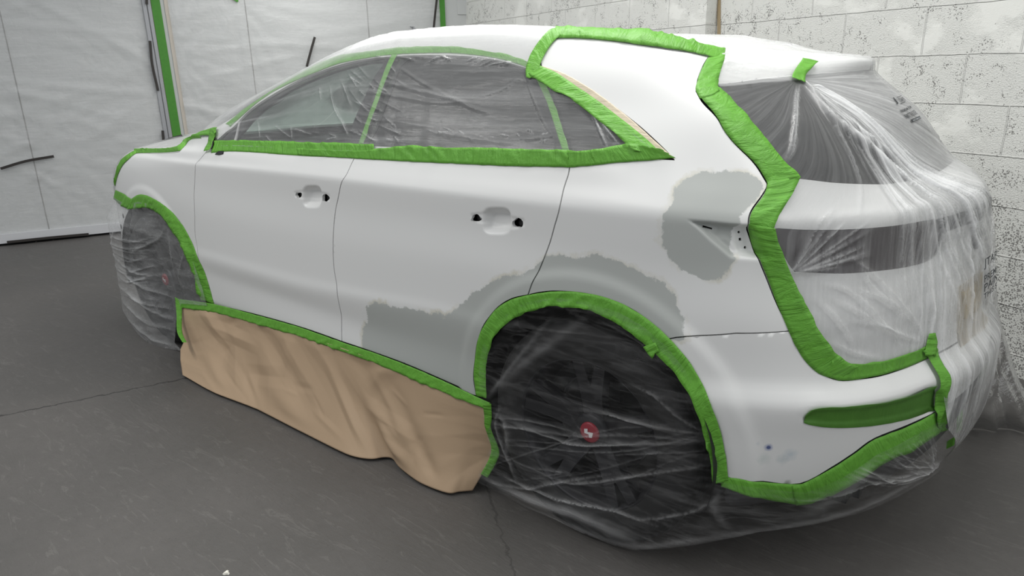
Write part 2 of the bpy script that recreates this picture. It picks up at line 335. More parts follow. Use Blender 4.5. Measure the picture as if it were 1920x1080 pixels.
def m_block():
    m, nt, b = newmat('painted_blockwork'); u = N(nt, 'ShaderNodeUVMap'); U = u.outputs[0]
    br = N(nt, 'ShaderNodeTexBrick', Scale=1.); br.offset = .5; br.inputs['Mortar Size'].default_value = .005; br.inputs['Mortar Smooth'].default_value = .7
    br.inputs['Brick Width'].default_value = .45; br.inputs['Row Height'].default_value = .225
    nw = N(nt, 'ShaderNodeTexNoise', Scale=6., Detail=3.); lk(nt, U, nw.inputs[0])
    va = N(nt, 'ShaderNodeVectorMath', operation='ADD'); sc = N(nt, 'ShaderNodeVectorMath', operation='SCALE'); sc.inputs['Scale'].default_value = .012
    lk(nt, nw.outputs['Color'], sc.inputs[0]); lk(nt, U, va.inputs[0]); lk(nt, sc.outputs[0], va.inputs[1]); lk(nt, va.outputs[0], br.inputs[0])
    n1 = N(nt, 'ShaderNodeTexNoise', Scale=150., Detail=3., Roughness=.7); n2 = N(nt, 'ShaderNodeTexNoise', Scale=2.6, Detail=4., Roughness=.55)
    n3 = N(nt, 'ShaderNodeTexNoise', Scale=14., Detail=4., Roughness=.7); v = N(nt, 'ShaderNodeTexVoronoi', Scale=125.); v.inputs['Randomness'].default_value = 1
    for n in (n1, n2, n3, v): lk(nt, U, n.inputs[0])
    s = N(nt, 'ShaderNodeSeparateXYZ'); lk(nt, U, s.inputs[0])
    bare = math_(nt, 'MULTIPLY', ramp(nt, s.outputs[1], [(.0, 1.), (.82, 1.), (.95, 0.)]).outputs[0], .12)   # paint worn low on the wall
    pit = math_(nt, 'ADD', math_(nt, 'MULTIPLY', n3.outputs[0], .65), math_(nt, 'MULTIPLY', n2.outputs[0], .5)); pit = math_(nt, 'ADD', pit, bare)
    pitm = ramp(nt, pit, [(.53, 0), (.70, 1)]).outputs[0]
    dots = math_(nt, 'LESS_THAN', v.outputs['Distance'], math_(nt, 'MULTIPLY', pitm, .46))
    smooth = ramp(nt, n2.outputs[0], [(.40, 1), (.46, 0)]).outputs[0]
    c = mixc(nt, n2.outputs[0], (.76, .77, .73), (.86, .865, .83))
    c = mixc(nt, math_(nt, 'MULTIPLY', dots, .8), c, (.17, .165, .155)); c = mixc(nt, math_(nt, 'MULTIPLY', br.outputs['Fac'], .06), c, (.40, .40, .37))
    lk(nt, c, b.inputs['Base Color']); b.inputs['Roughness'].default_value = .75
    h = math_(nt, 'MULTIPLY', n1.outputs[0], math_(nt, 'SUBTRACT', 1., math_(nt, 'MULTIPLY', smooth, .8))); h = math_(nt, 'SUBTRACT', h, math_(nt, 'MULTIPLY', br.outputs['Fac'], .8))
    h = math_(nt, 'SUBTRACT', h, math_(nt, 'MULTIPLY', dots, .8))
    bp = N(nt, 'ShaderNodeBump', Strength=.95, Distance=.007); lk(nt, h, bp.inputs['Height']); lk(nt, bp.outputs[0], b.inputs['Normal']); return m
SPOT = None
def m_paint():
    m, nt, b = newmat('sanded_white_paint'); g = N(nt, 'ShaderNodeNewGeometry'); P = g.outputs['Position']
    a = N(nt, 'ShaderNodeAttribute', attribute_name='patch'); n1 = N(nt, 'ShaderNodeTexNoise', Scale=30., Detail=6., Roughness=.72)
    n2 = N(nt, 'ShaderNodeTexNoise', Scale=9., Detail=3.); n4 = N(nt, 'ShaderNodeTexNoise', Scale=60., Detail=3.)
    for n in (n1, n2, n4): lk(nt, P, n.inputs[0])
    d = math_(nt, 'ADD', a.outputs['Fac'], math_(nt, 'MULTIPLY', math_(nt, 'SUBTRACT', n1.outputs[0], .5), .05))
    d = math_(nt, 'ADD', d, math_(nt, 'MULTIPLY', math_(nt, 'SUBTRACT', n2.outputs[0], .5), .03))
    prim = ramp(nt, math_(nt, 'MULTIPLY_ADD', d, 40., .5, clamp=True), [(.42, 0), (.62, 1)]).outputs[0]
    fr = ramp(nt, math_(nt, 'MULTIPLY_ADD', d, 25., .5, clamp=True), [(.15, 0), (.42, 1)]).outputs[0]
    fr = math_(nt, 'MULTIPLY', fr, ramp(nt, n2.outputs[0], [(.42, 0), (.6, 1)]).outputs[0])
    c = mixc(nt, math_(nt, 'MULTIPLY', fr, .7), (.77, .775, .765), (.62, .60, .50)); c = mixc(nt, prim, c, (.455, .475, .455))
    def spot(px, py, r, col, f, soft):
        global nt_; p = surf(*BODY.px(px, py)); s = N(nt, 'ShaderNodeVectorMath', operation='DISTANCE'); lk(nt, P, s.inputs[0]); s.inputs[1].default_value = tuple(p)
        dd = math_(nt, 'ADD', s.outputs['Value'], math_(nt, 'MULTIPLY', math_(nt, 'SUBTRACT', n4.outputs[0], .5), soft))
        k = N(nt, 'ShaderNodeMapRange'); k.inputs[1].default_value = r; k.inputs[2].default_value = r-soft; lk(nt, dd, k.inputs[0])
        return math_(nt, 'MULTIPLY', k.outputs[0], f), col
    for q in (spot(1441, 839, .0065, (.01, .02, .09), .95, .0025), spot(1441, 839, .013, (.15, .2, .42), .5, .006), spot(1481, 853, .022, (.38, .48, .55), .5, .02), spot(1467, 862, .02, (.42, .5, .52), .4, .018), spot(1432, 861, .022, (.45, .55, .52), .35, .02), spot(1421, 832, .008, (.5, .55, .6), .3, .007)):
        c = mixc(nt, q[0], c, q[1])
    lk(nt, c, b.inputs['Base Color'])
    r = math_(nt, 'ADD', math_(nt, 'MULTIPLY', prim, .12), .34); lk(nt, r, b.inputs['Roughness']); b.inputs['Specular IOR Level'].default_value = .45
    n5 = N(nt, 'ShaderNodeTexNoise', Scale=420., Detail=2.); lk(nt, P, n5.inputs[0])
    bp = N(nt, 'ShaderNodeBump', Strength=.05, Distance=.001); lk(nt, n5.outputs[0], bp.inputs['Height']); lk(nt, bp.outputs[0], b.inputs['Normal']); return m
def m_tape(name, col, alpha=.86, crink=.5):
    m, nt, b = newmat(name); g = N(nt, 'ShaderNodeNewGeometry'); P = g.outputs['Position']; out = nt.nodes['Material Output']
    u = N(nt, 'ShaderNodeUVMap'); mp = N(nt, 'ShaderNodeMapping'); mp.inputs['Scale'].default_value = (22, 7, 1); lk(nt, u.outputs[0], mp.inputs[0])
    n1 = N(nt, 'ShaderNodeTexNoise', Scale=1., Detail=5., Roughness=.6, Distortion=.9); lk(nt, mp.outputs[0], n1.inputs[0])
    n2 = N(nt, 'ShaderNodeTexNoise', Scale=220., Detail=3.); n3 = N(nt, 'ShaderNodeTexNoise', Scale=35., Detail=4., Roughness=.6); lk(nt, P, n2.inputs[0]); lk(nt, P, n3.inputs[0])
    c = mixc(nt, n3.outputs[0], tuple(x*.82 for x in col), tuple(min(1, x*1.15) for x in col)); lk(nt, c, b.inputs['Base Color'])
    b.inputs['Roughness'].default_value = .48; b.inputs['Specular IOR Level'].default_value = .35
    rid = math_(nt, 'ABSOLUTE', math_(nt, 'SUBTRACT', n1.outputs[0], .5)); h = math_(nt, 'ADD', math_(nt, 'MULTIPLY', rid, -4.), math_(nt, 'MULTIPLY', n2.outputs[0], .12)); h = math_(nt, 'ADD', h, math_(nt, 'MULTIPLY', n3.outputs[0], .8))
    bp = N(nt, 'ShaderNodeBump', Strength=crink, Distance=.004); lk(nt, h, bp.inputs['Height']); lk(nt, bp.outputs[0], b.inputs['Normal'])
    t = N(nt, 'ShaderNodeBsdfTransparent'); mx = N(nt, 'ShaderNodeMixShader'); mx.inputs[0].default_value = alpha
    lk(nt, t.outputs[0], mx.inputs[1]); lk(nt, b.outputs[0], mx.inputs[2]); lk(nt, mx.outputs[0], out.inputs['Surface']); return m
def m_film(name, base, streak, sx, sy, bump=.5, gloss=.35, rough=.22, thr=(.48, .72), col=(.92, .93, .93), fine=.5):
    """thin polythene: mostly see-through, milky where it doubles up along the folds"""
    m, nt, b = newmat(name); out = nt.nodes['Material Output']; nt.nodes.remove(b)
    u = N(nt, 'ShaderNodeUVMap'); g = N(nt, 'ShaderNodeNewGeometry')
    def strk(kx, ky, det, dist):
        mp = N(nt, 'ShaderNodeMapping'); mp.inputs['Scale'].default_value = (sx*kx, sy*ky, 1); lk(nt, u.outputs[0], mp.inputs[0])
        n = N(nt, 'ShaderNodeTexNoise', Scale=1., Detail=det, Roughness=.62, Distortion=dist); lk(nt, mp.outputs[0], n.inputs[0]); return n.outputs[0]
    a, c = strk(1, 1, 5., .3), strk(3.1, 1.6, 4., .5)
    sa = N(nt, 'ShaderNodeAttribute', attribute_name='streak')
    n3 = N(nt, 'ShaderNodeTexNoise', Scale=11., Detail=5., Roughness=.6, Distortion=1.2); lk(nt, g.outputs['Position'], n3.inputs[0])
    f1 = ramp(nt, a, [(thr[0], 0), (thr[1], 1)]).outputs[0]; r2 = ramp(nt, c, [(.44, 0), (.5, 1), (.56, 0)]).outputs[0]
    at = N(nt, 'ShaderNodeAttribute', attribute_name='fold')
    op = math_(nt, 'ADD', math_(nt, 'MULTIPLY', f1, streak), math_(nt, 'MULTIPLY', math_(nt, 'MULTIPLY', r2, n3.outputs[0]), streak*fine)); op = math_(nt, 'MULTIPLY_ADD', op, sa.outputs['Fac'], base)
    op = math_(nt, 'ADD', op, math_(nt, 'MULTIPLY', at.outputs['Fac'], .5), clamp=True)
    h = math_(nt, 'ADD', math_(nt, 'MULTIPLY', a, 1.2), math_(nt, 'MULTIPLY', c, .4)); h = math_(nt, 'ADD', h, math_(nt, 'MULTIPLY', n3.outputs[0], 1.0))
    bp = N(nt, 'ShaderNodeBump', Strength=bump, Distance=.012); lk(nt, h, bp.inputs['Height']); lk(nt, math_(nt, 'MULTIPLY', sa.outputs['Fac'], bump), bp.inputs['Strength'])
    df = N(nt, 'ShaderNodeBsdfDiffuse'); df.inputs[0].default_value = (*col, 1); tl = N(nt, 'ShaderNodeBsdfTranslucent'); tl.inputs[0].default_value = (*col, 1)
    gl = N(nt, 'ShaderNodeBsdfGlossy', Roughness=rough); tr = N(nt, 'ShaderNodeBsdfTransparent')
    for n in (df, tl, gl): lk(nt, bp.outputs[0], n.inputs['Normal'])
    m1 = N(nt, 'ShaderNodeMixShader'); m1.inputs[0].default_value = .2; lk(nt, df.outputs[0], m1.inputs[1]); lk(nt, tl.outputs[0], m1.inputs[2])
    m2 = N(nt, 'ShaderNodeMixShader'); lk(nt, op, m2.inputs[0]); lk(nt, tr.outputs[0], m2.inputs[1]); lk(nt, m1.outputs[0], m2.inputs[2])
    fr = N(nt, 'ShaderNodeFresnel', IOR=1.45); lk(nt, bp.outputs[0], fr.inputs['Normal'])
    m3 = N(nt, 'ShaderNodeMixShader'); lk(nt, math_(nt, 'MULTIPLY', fr.outputs[0], gloss*2, clamp=True), m3.inputs[0]); lk(nt, m2.outputs[0], m3.inputs[1]); lk(nt, gl.outputs[0], m3.inputs[2])
    lk(nt, m3.outputs[0], out.inputs['Surface']); return m
def m_glass(name, tint, op):
    m, nt, b = newmat(name); out = nt.nodes['Material Output']
    b.inputs['Base Color'].default_value = (.006, .006, .007, 1); b.inputs['Roughness'].default_value = .3
    t = N(nt, 'ShaderNodeBsdfTransparent'); t.inputs[0].default_value = (*tint, 1)
    mx = N(nt, 'ShaderNodeMixShader'); mx.inputs[0].default_value = op; lk(nt, t.outputs[0], mx.inputs[1]); lk(nt, b.outputs[0], mx.inputs[2]); lk(nt, mx.outputs[0], out.inputs['Surface']); return m
def m_paper():
    m, nt, b = newmat('brown_kraft_paper'); g = N(nt, 'ShaderNodeNewGeometry'); n1 = N(nt, 'ShaderNodeTexNoise', Scale=300., Detail=3.); n2 = N(nt, 'ShaderNodeTexNoise', Scale=7., Detail=4.)
    mp = N(nt, 'ShaderNodeMapping'); mp.inputs['Scale'].default_value = (1, 1, 9)
    lk(nt, g.outputs['Position'], mp.inputs[0]); lk(nt, mp.outputs[0], n1.inputs[0]); lk(nt, g.outputs['Position'], n2.inputs[0])
    c = mixc(nt, n1.outputs[0], (.40, .285, .18), (.50, .36, .235)); lk(nt, c, b.inputs['Base Color']); b.inputs['Roughness'].default_value = .6
    bp = N(nt, 'ShaderNodeBump', Strength=.25, Distance=.004); lk(nt, math_(nt, 'ADD', n2.outputs[0], math_(nt, 'MULTIPLY', n1.outputs[0], .05)), bp.inputs['Height']); lk(nt, bp.outputs[0], b.inputs['Normal']); return m

# ------------------------------------------------------------------ setting
E1 = np.array([.394, .919, 0]); E1 /= np.linalg.norm(E1); E2 = np.array([-E1[1], E1[0], 0])   # along the back wall; along the side wall
PB = np.array([-5.98, .013+.03, 0]); PR = np.array([.64, 1.44, 0])
floor = obj('floor', [(-14, -9, 0), (8, -9, 0), (8, 9, 0), (-14, 9, 0)], [(0, 1, 2, 3)], m_floor(), smooth=False); tag(floor, kind='structure')
MB = m_block()
def wall(name, A, B, h0, h1, mat, thick, n, kind='structure', u0=0., z0=0.):
    """upright slab from A to B, its face on the line A-B, its depth along -n"""
    A, B = np.array(A, float), np.array(B, float); L = np.linalg.norm(B-A); n = np.array(n, float)*thick
    z = np.array([0, 0, 1.]); vs = [A+z*h0, B+z*h0, B+z*h1, A+z*h1]; vs += [p-n for p in vs]
    uv = [(u0, h0+z0), (u0+L, h0+z0), (u0+L, h1+z0), (u0, h1+z0)]; uv += [(u-thick, w_) for u, w_ in uv]
    f = [(0, 1, 2, 3), (5, 4, 7, 6), (4, 0, 3, 7), (1, 5, 6, 2), (3, 2, 6, 7), (4, 5, 1, 0)]
    o = obj(name, vs, f, mat, smooth=False, uv=uv); tag(o, kind=kind); return o
step = on_plane(1322, 60, PR-E1*.10, E1); step[2] = 0
far = PR-E1*.10+E2*9; near = PR-E2*4
# course heights: a bed joint crosses pixel (1829, 98)
zj = on_plane(1829, 98, PR, E1)[2]; zo = (-zj) % .225; vj = on_plane(1718, 145, PR, E1); uo = np.dot(vj-near, E2)
w1 = wall('wall_right', near, near+E2*12, 0, 4.2, MB, .2, -E1, u0=-uo, z0=zo)
w2 = wall('wall_right_projection', step, far, 0, 4.2, MB, .09, -E1, u0=.3, z0=zo)
BW = simple('white_wall_board', (.62, .635, .63), .45)
pb = PB-E1*9; w3 = wall('wall_back', pb, PB+E1*6, 0, 4.2, BW, .15, -E2*1.0)
for w_ in (w1, w2, w3): pass
def on_back(px, py, off=0.): return on_plane(px, py, PB-E2*off, E2)
def on_right(px, py, off=0.): return on_plane(px, py, PR-E1*off, E1)
def uvback(px, py): p = on_back(px, py); return np.array([np.dot(p-PB, E1), p[2]])
def backpt(u, z, off): return PB+E1*u-E2*off+np.array([0, 0, z])
def slab(pts_uz, off0, off1, name, mat, parent=None):
    """flat shape on the back wall with real thickness, outline in wall coordinates"""
    n = len(pts_uz); A = [backpt(u, z, off0) for u, z in pts_uz]; B = [backpt(u, z, off1) for u, z in pts_uz]
    f = [tuple(range(n, 2*n)), tuple(range(n))[::-1]]+[(i, (i+1) % n, n+(i+1) % n, n+i) for i in range(n)]
    return obj(name, A+B, f, mat, parent, smooth=False)
def strip_back(name, pxs, wd, off0, off1, mat):
    c = [uvback(*p) for p in pxs]; c = catm(c, 4) if len(c) > 2 else np.array(c); e = np.gradient(c, axis=0); e /= np.linalg.norm(e, axis=1, keepdims=True); n = np.stack([-e[:, 1], e[:, 0]], 1)*wd/2
    L, R = c-n, c+n; m = len(c); vs = []
    for k in range(m):
        for q, o in ((L[k], off0), (R[k], off0), (R[k], off1), (L[k], off1)): vs.append(backpt(q[0], q[1], o))
    f = []
    for k in range(m-1):
        for j in range(4): a, b_ = 4*k+j, 4*k+(j+1) % 4; f.append((a, b_, b_+4, a+4))
    f += [(0, 1, 2, 3), (4*m-1, 4*m-2, 4*m-3, 4*m-4)]; return obj(name, vs, f, mat, smooth=False)
TAPE = m_tape('green_masking_tape', (.15, .43, .05), .90, .85)
TAPED = m_tape('green_tape_flat', (.085, .31, .045), .92, .15)
FILMW = m_film('wall_sheeting', .40, .22, .8, 7., bump=.55, gloss=.30, rough=.3, thr=(.45, .75), fine=.2)
DARK = simple('dark_magnet_strip', (.035, .03, .027), .5); METAL = simple('grey_painted_metal', (.42, .43, .45), .4, .2)
# plastic sheeting on the back wall
def wallsheet(name, u0, u1, z0, z1, gathers, seed):
    nu, nz = int((u1-u0)/.03), int((z1-z0)/.03); us = np.linspace(u0, u1, nu); zs = np.linspace(z0, z1, nz); U, Z = np.meshgrid(us, zs); rg = np.random.default_rng(seed)
    D = .012+.004*np.sin(U*3.1+Z*1.3)
    for k in range(46):      # long shallow creases, mostly level, some sloping
        a = rg.normal(0, .28); c = rg.uniform(z0, z1); uc = rg.uniform(u0, u1); L = rg.uniform(.3, 1.1); w_ = rg.uniform(.018, .05)
        d = (Z-c)-(U-uc)*math.tan(a); D += rg.uniform(.005, .014)*np.exp(-(d/w_)**2)*np.exp(-((U-uc)/L)**2)
    for (gu, gz, r) in gathers:
        th = np.arctan2(Z-gz, U-gu); R = np.hypot(Z-gz, U-gu); D += .016*np.abs(np.sin(th*9+1.3*np.sin(th*5)))*np.exp(-R/r)*np.clip(R/.15, 0, 1)
    D = np.maximum(D, .004)
    V = [backpt(a, b_, c) for a, b_, c in zip(U.ravel(), Z.ravel(), D.ravel())]
    return obj(name, V, grid_faces(nu, nz, flip=True), FILMW, uv=np.stack([U.ravel(), Z.ravel()], 1), attr={'streak': np.ones(U.size)})
uL = uvback(281, 100)[0]; uR = uvback(329, 100)[0]; uE = uvback(826, 20)[0]; uT = uvback(310, 120)[0]
a = uvback(205, 430)
s1 = wallsheet('plastic_sheet', -3.2, uL, .07, 3.1, [(uvback(281, 170)[0], 1.35, .5), (uvback(50, 302)[0], uvback(50, 302)[1], .5), (uvback(120, 290)[0], .8, .5)], 3)
tag(s1, 'large clear plastic sheet taped over the back wall, left of the upright grey rail', 'plastic sheet', 'plastic sheets on the back wall')
s2 = wallsheet('plastic_sheet', uR, uE, .07, 3.1, [(uvback(438, 2)[0], uvback(438, 2)[1], .8), (uR, 1.6, .6), (uR, 1.2, .5)], 5)
tag(s2, 'clear plastic sheet on the back wall between the long green tape and the block wall', 'plastic sheet', 'plastic sheets on the back wall')
# panel joints of the wall behind the sheeting
LINE = simple('panel_joint', (.10, .09, .07), .8)
for k, pl in enumerate([[(0, -60), (80, 450)], [(462, -30), (476, 200)], [(688, -20), (692, 100)]]):
    A, B = uvback(*pl[0]), uvback(*pl[1]); u = (A[0]+B[0])/2
    o = slab([(u-.004, .08), (u+.004, .08), (u+.004, 3.1), (u-.004, 3.1)], 0, .0025, 'trim_%d' % (k+1), LINE); tag(o, kind='structure')
bb = slab([(-5, .022), (4, .022), (4, .105), (-5, .105)], 0, .03, 'baseboard_back', simple('white_skirting', (.70, .71, .73), .4)); tag(bb, kind='structure')
bg = slab([(-5, 0), (4, 0), (4, .022), (-5, .022)], -.02, .012, 'trim_4', simple('black_gap', (.004, .004, .004), .9)); tag(bg, kind='structure')  # black strip standing in for the shade in the gap under the skirting
for k, (px, py) in enumerate([(69, 453), (101, 450)]):
    c = uvback(px, py); n = 14; o = slab([(c[0]+.008*math.cos(a_), c[1]+.008*math.sin(a_)) for a_ in np.arange(n)*2*PI/n], .03, .034, 'screw_head', DARK)
    tag(o, 'small dark screw head in the white skirting, %s of the two' % ('left' if k == 0 else 'right'), 'screw', 'screws in the skirting')
# upright rail left of the tape, and the door frame strip
ur = uvback(290, 100)[0]
r = slab([(uL+.005, .08), (uL+.035, .08), (uL+.035, 3.15), (uL+.005, 3.15)], 0, .035, 'upright_rail', METAL); tag(r, 'narrow grey metal upright rail on the back wall beside the green tape', 'rail')
r = slab([(uL+.045, .08), (uL+.072, .08), (uL+.072, 3.15), (uL+.045, 3.15)], 0, .02, 'upright_rail', METAL); tag(r, 'second thin grey upright strip between the rail and the green tape', 'rail')
cream = slab([(uL+.072, .08), (uT-.03, .08), (uT-.03, 3.15), (uL+.072, 3.15)], 0, .008, 'trim_5', simple('cream_frame', (.66, .61, .52), .6)); tag(cream, kind='structure')
o = slab([(uT-.037, .08), (uT+.037, .08), (uT+.037, 3.15), (uT-.037, 3.15)], .008, .018, 'wall_tape', TAPED); tag(o, 'long upright strip of green masking tape on the back wall by the grey rail', 'tape', 'tapes on the back wall')
o = slab([(uR-.03, .08), (uR+.004, .08), (uR+.004, 3.15), (uR-.03, 3.15)], .0, .009, 'trim_6', simple('pale_pink_edge', (.62, .57, .50), .7)); tag(o, kind='structure')
u8 = uvback(828, 20)[0]
o = slab([(u8-.028, .08), (u8+.028, .08), (u8+.028, 3.15), (u8-.028, 3.15)], .012, .03, 'wall_tape', TAPED); tag(o, 'upright green tape in the far corner above the car roof', 'tape', 'tapes on the back wall')
c = uvback(436, -2); o = slab([(c[0]-.05, c[1]+.03), (c[0]+.03, c[1]-.03), (c[0]+.045, c[1]-.028), (c[0]+.05, c[1]+.05)], .03, .034, 'wall_tape', TAPED); tag(o, 'scrap of green tape at the top edge of the photo on the wall sheet', 'tape', 'tapes on the back wall')
STICKS = [([(3, 315), (50, 301), (102, 292)], 'dark strip holding the left plastic sheet, lying nearly level low down'), ([(15, 452), (90, 444), (167, 437)], 'long dark strip lying along the foot of the left plastic sheet'),
 ([(281, 77), (285, 120), (296, 170)], 'bent upright dark strip at the right edge of the left plastic sheet'), ([(274, -25), (275, 9)], 'dark strip beside the rail cut off by the top of the photo'), ([(304.5, 244), (306, 262)], 'short dark strip at the foot of the rail just above the bonnet'),
 ([(588, 70), (582, 91), (573, 125)], 'slanting dark strip on the back wall above the windscreen'), ([(817, -15), (811, 40), (809, 66)], 'tall dark strip left of the corner tape')]
for p, l in STICKS:
    o = strip_back('magnetic_strip', p, .022, .05, .058, DARK); tag(o, l, 'magnetic strip', 'dark strips holding the wall sheets')
c = uvback(772, 58); o = slab([(c[0]-.022, c[1]-.03), (c[0]+.022, c[1]-.03), (c[0]+.022, c[1]+.045), (c[0]-.022, c[1]+.045), (c[0]-.014, c[1]+.036), (c[0]+.008, c[1]+.036), (c[0]+.008, c[1]-.01), (c[0]-.014, c[1]-.01)], .0, .03, 'door_latch', METAL)
tag(o, 'small grey metal latch on the back wall peeking over the roof', 'latch')
# raised boards on the far white wall right of the corner tape
for k, (x0, x1, y0, y1) in enumerate([(857, 878, -30, 27), (877, 972, 12, 90)]):
    A, B = uvback(x0, 20)[0], uvback(x1, 20)[0]; zt, zb = uvback(x0, y0)[1], uvback(x0, y1)[1]
    o = slab([(A, zb), (B, zb), (B, zt), (A, zt)], 0, .012, 'trim_%d' % (7+k), BW); tag(o, kind='structure')
crn = on_plane(1345, 60, PR-E1*.004, E1)
cn = obj('trim_9', [on_plane(x, y, PR-E1*.003, E1) for x, y in ((1345, -200), (1352, -200), (1350, 400), (1344, 400))], [(0, 1, 2, 3)], simple('brown_stained_joint', (.36, .28, .17), .9), smooth=False); tag(cn, kind='structure')
# ceiling fittings out of frame
bit = on(425, 1075, 'z', 0); n = 9; ang = np.arange(n)*2*PI/n; rr = .009*(1+.4*np.sin(ang*3+1))
vs = [(bit[0]+r_*math.cos(a_), bit[1]+r_*math.sin(a_), 0.0005) for r_, a_ in zip(rr, ang)]+[(bit[0]+.6*r_*math.cos(a_), bit[1]+.6*r_*math.sin(a_), .006) for r_, a_ in zip(rr, ang)]
o = obj('paper_scrap', vs, [(i, (i+1) % n, n+(i+1) % n, n+i) for i in range(n)]+[tuple(range(n, 2*n))], simple('white_scrap', (.8, .78, .7), .8), smooth=False); tag(o, 'tiny white scrap lying on the floor at the bottom edge', 'scrap')

# ------------------------------------------------------------------ the car
PAINT = m_paint(); BLACK = simple('black_plastic', (.012, .012, .013), .55); HULL = simple('dark_inner_shell', (.02, .02, .02), .9)
GRAPH = simple('graphite_plastic', (.05, .05, .054), .45)
LIGHTG = simple('smoked_tail_light', (.028, .016, .019), .2, coat=.4)
GLF = m_glass('front_side_glass', (.75, .85, .80), .30); GLR = m_glass('privacy_glass', (.2, .2, .22), .93); TRIMB = simple('gloss_black_trim', (.012, .012, .014), .12)
CAR = empty('car'); tag(CAR, 'large white estate car being prepared for paint, masked with green tape and clear film', 'car')

# dents: handle cups and the tail lamp shelf
def ptv(*pts): return tv(pts)
def cup(cx, cy, w_, h_):
    P = []
    for a_ in np.arange(28)*2*PI/28:
        c, s = math.cos(a_), math.sin(a_); e = 2/3.4
        P.append((cx+w_/2*np.sign(c)*abs(c)**e, cy+h_/2*np.sign(s)*abs(s)**e))
    return ptv(*P)
C1, C2 = cup(585, 368.5, 37, 44), cup(931.5, 414, 56, 53)
DENTS.append((C1, .024, .024)); DENTS.append((C2, .026, .026))
DENTS.append((ptv((551, 359), (570, 356), (600, 359), (619, 364), (618, 377), (600, 377), (570, 375), (553, 370)), .0025, .004))
DENTS.append((ptv((881, 401), (910, 397), (950, 404), (984, 410), (984, 424), (965, 430), (920, 424), (884, 414)), .0025, .004))
SHELF = ptv((1286, 412), (1330, 415), (1372, 419), (1410, 421), (1425, 455), (1437, 489), (1400, 486), (1370, 484), (1328, 449))
DENTS.append((SHELF, .020, .014))
DENTS.append((ptv((1347, 421), (1405, 424), (1432, 480), (1385, 474), (1362, 450), (1340, 448)), .003, .006))
DENTS.append((ptv((1378, 430), (1405, 430), (1418, 482), (1390, 484), (1380, 465)), .005, .010))
SDFS = [ptv((1340, 318), (1385, 321), (1418, 335), (1433, 349), (1425, 362), (1405, 385), (1392, 402), (1388, 425), (1374, 450), (1378, 480), (1370, 492), (1362, 508), (1350, 522), (1325, 528), (1300, 518), (1275, 505), (1252, 485), (1245, 460), (1237, 440), (1241, 420), (1245, 400), (1256, 383), (1268, 357), (1285, 337), (1310, 324)),
 ptv((684, 573), (720, 569), (770, 577), (835, 596), (855, 580), (875, 557), (905, 536), (940, 522), (975, 515), (1000, 500), (1015, 486), (1040, 479), (1080, 482), (1120, 477), (1150, 487), (1180, 500), (1215, 515), (1245, 530), (1260, 550), (1270, 570), (1282, 590), (1286, 612), (1280, 636), (1230, 640), (1100, 700), (900, 720), (893, 742), (860, 733), (760, 700), (690, 680), (680, 645), (681, 622), (688, 600))]
def patch(V):
    return np.max([sdf(p, V) for p in SDFS], 0)
AT = {'patch': patch}
arch = lambda hx, a0, a1, r=.408, n=26: [('tz',)+tuple() for _ in ()]
def arc(hx, hz, r, a0, a1, n=24):
    """points of a wheel arch as (t, v)"""
    out = []
    for a_ in np.linspace(a0, a1, n):
        x, z = hx+r*math.cos(a_), hz+r*math.sin(a_)
        col = bil(BASE, np.full(len(VG), x), VG); out.append((x, VG[np.argmin(abs(col[:, 2]-z)[:len(VG)//2])]))
    return np.array(out)
sm = lambda *p: catm(ptv(*p), 5)
GAP1 = sm((388, 284), (372, 302), (366, 320), (364, 360), (365, 400), (366, 440), (371, 475), (380, 512), (400, 570))
GAP2 = sm((668, 290), (659, 307), (648, 330), (637, 356), (629, 395), (625, 440), (626, 500), (632, 545), (638, 580), (640.5, 610), (641, 640))
GAP3 = sm((1069, 305), (1066, 325), (1058, 350), (1049, 390), (1038, 430), (1024, 474), (1008, 512), (996, 535), (990, 553))
SILL1 = sm((400, 570), (470, 587), (560, 612), (641, 640)); SILL2 = sm((641, 640), (700, 660), (760, 682), (830, 712), (893, 742))
ARCH1 = sm((240, 381), (250, 371), (262, 367), (290, 376), (320, 399), (345, 432), (368, 482), (388, 532), (400, 570))
ARC2 = sm((893, 742), (889, 715), (889, 690), (893, 655), (901, 625), (915, 598), (935, 575), (960, 560), (990, 553), (1015, 548), (1045, 546), (1100, 551), (1160, 568), (1210, 597), (1252, 636), (1285, 673), (1308, 710), (1330, 758), (1347, 805), (1357, 850), (1363, 895))
ki = np.argmin(np.hypot(*(ARC2-tv([(990, 553)])).T)); ks = np.argmin(np.hypot(*(ARC2-tv([(1252, 636)])).T))
BELT1 = sm((405, 272), (440, 266), (560, 268), (668, 272)); BELT2 = sm((668, 272), (850, 279), (980, 281), (1072, 286))
FTOP = sm((397, 258), (375, 258.5), (360, 260), (350, 269), (339, 282), (328, 286), (290, 287.5), (254, 288), (241, 299), (228, 314), (219, 335), (214, 362))
H = .012
F1 = (585, 368); fb = lambda *b: (min(b[0], b[2]), min(b[1], b[3]), max(b[0], b[2]), max(b[1], b[3]))
def finebox(P, pad, h): return ((P[:, 0].min()-pad, P[:, 1].min()-pad, P[:, 0].max()+pad, P[:, 1].max()+pad), h)
def ring(cx, cy, rx, ry, n=18, jag=0, seed=0):
    rg = np.random.default_rng(seed); a_ = np.arange(n)*2*PI/n; r = 1+jag*np.sin(a_*3+rg.uniform(0, 6))+jag*.6*np.sin(a_*5+rg.uniform(0, 6))
    return ptv(*[(cx+rx*math.cos(q)*s, cy+ry*math.sin(q)*s) for q, s in zip(a_, r)])
HO1 = [ring(559, 366, 6, 5.5, jag=.12, seed=1), ring(609.5, 371.5, 7, 7.5, jag=.08, seed=2)]
HO2 = [ring(892, 409.5, 9.5, 7, jag=.12, seed=3), ring(970, 418.5, 10.5, 9, jag=.10, seed=4)]
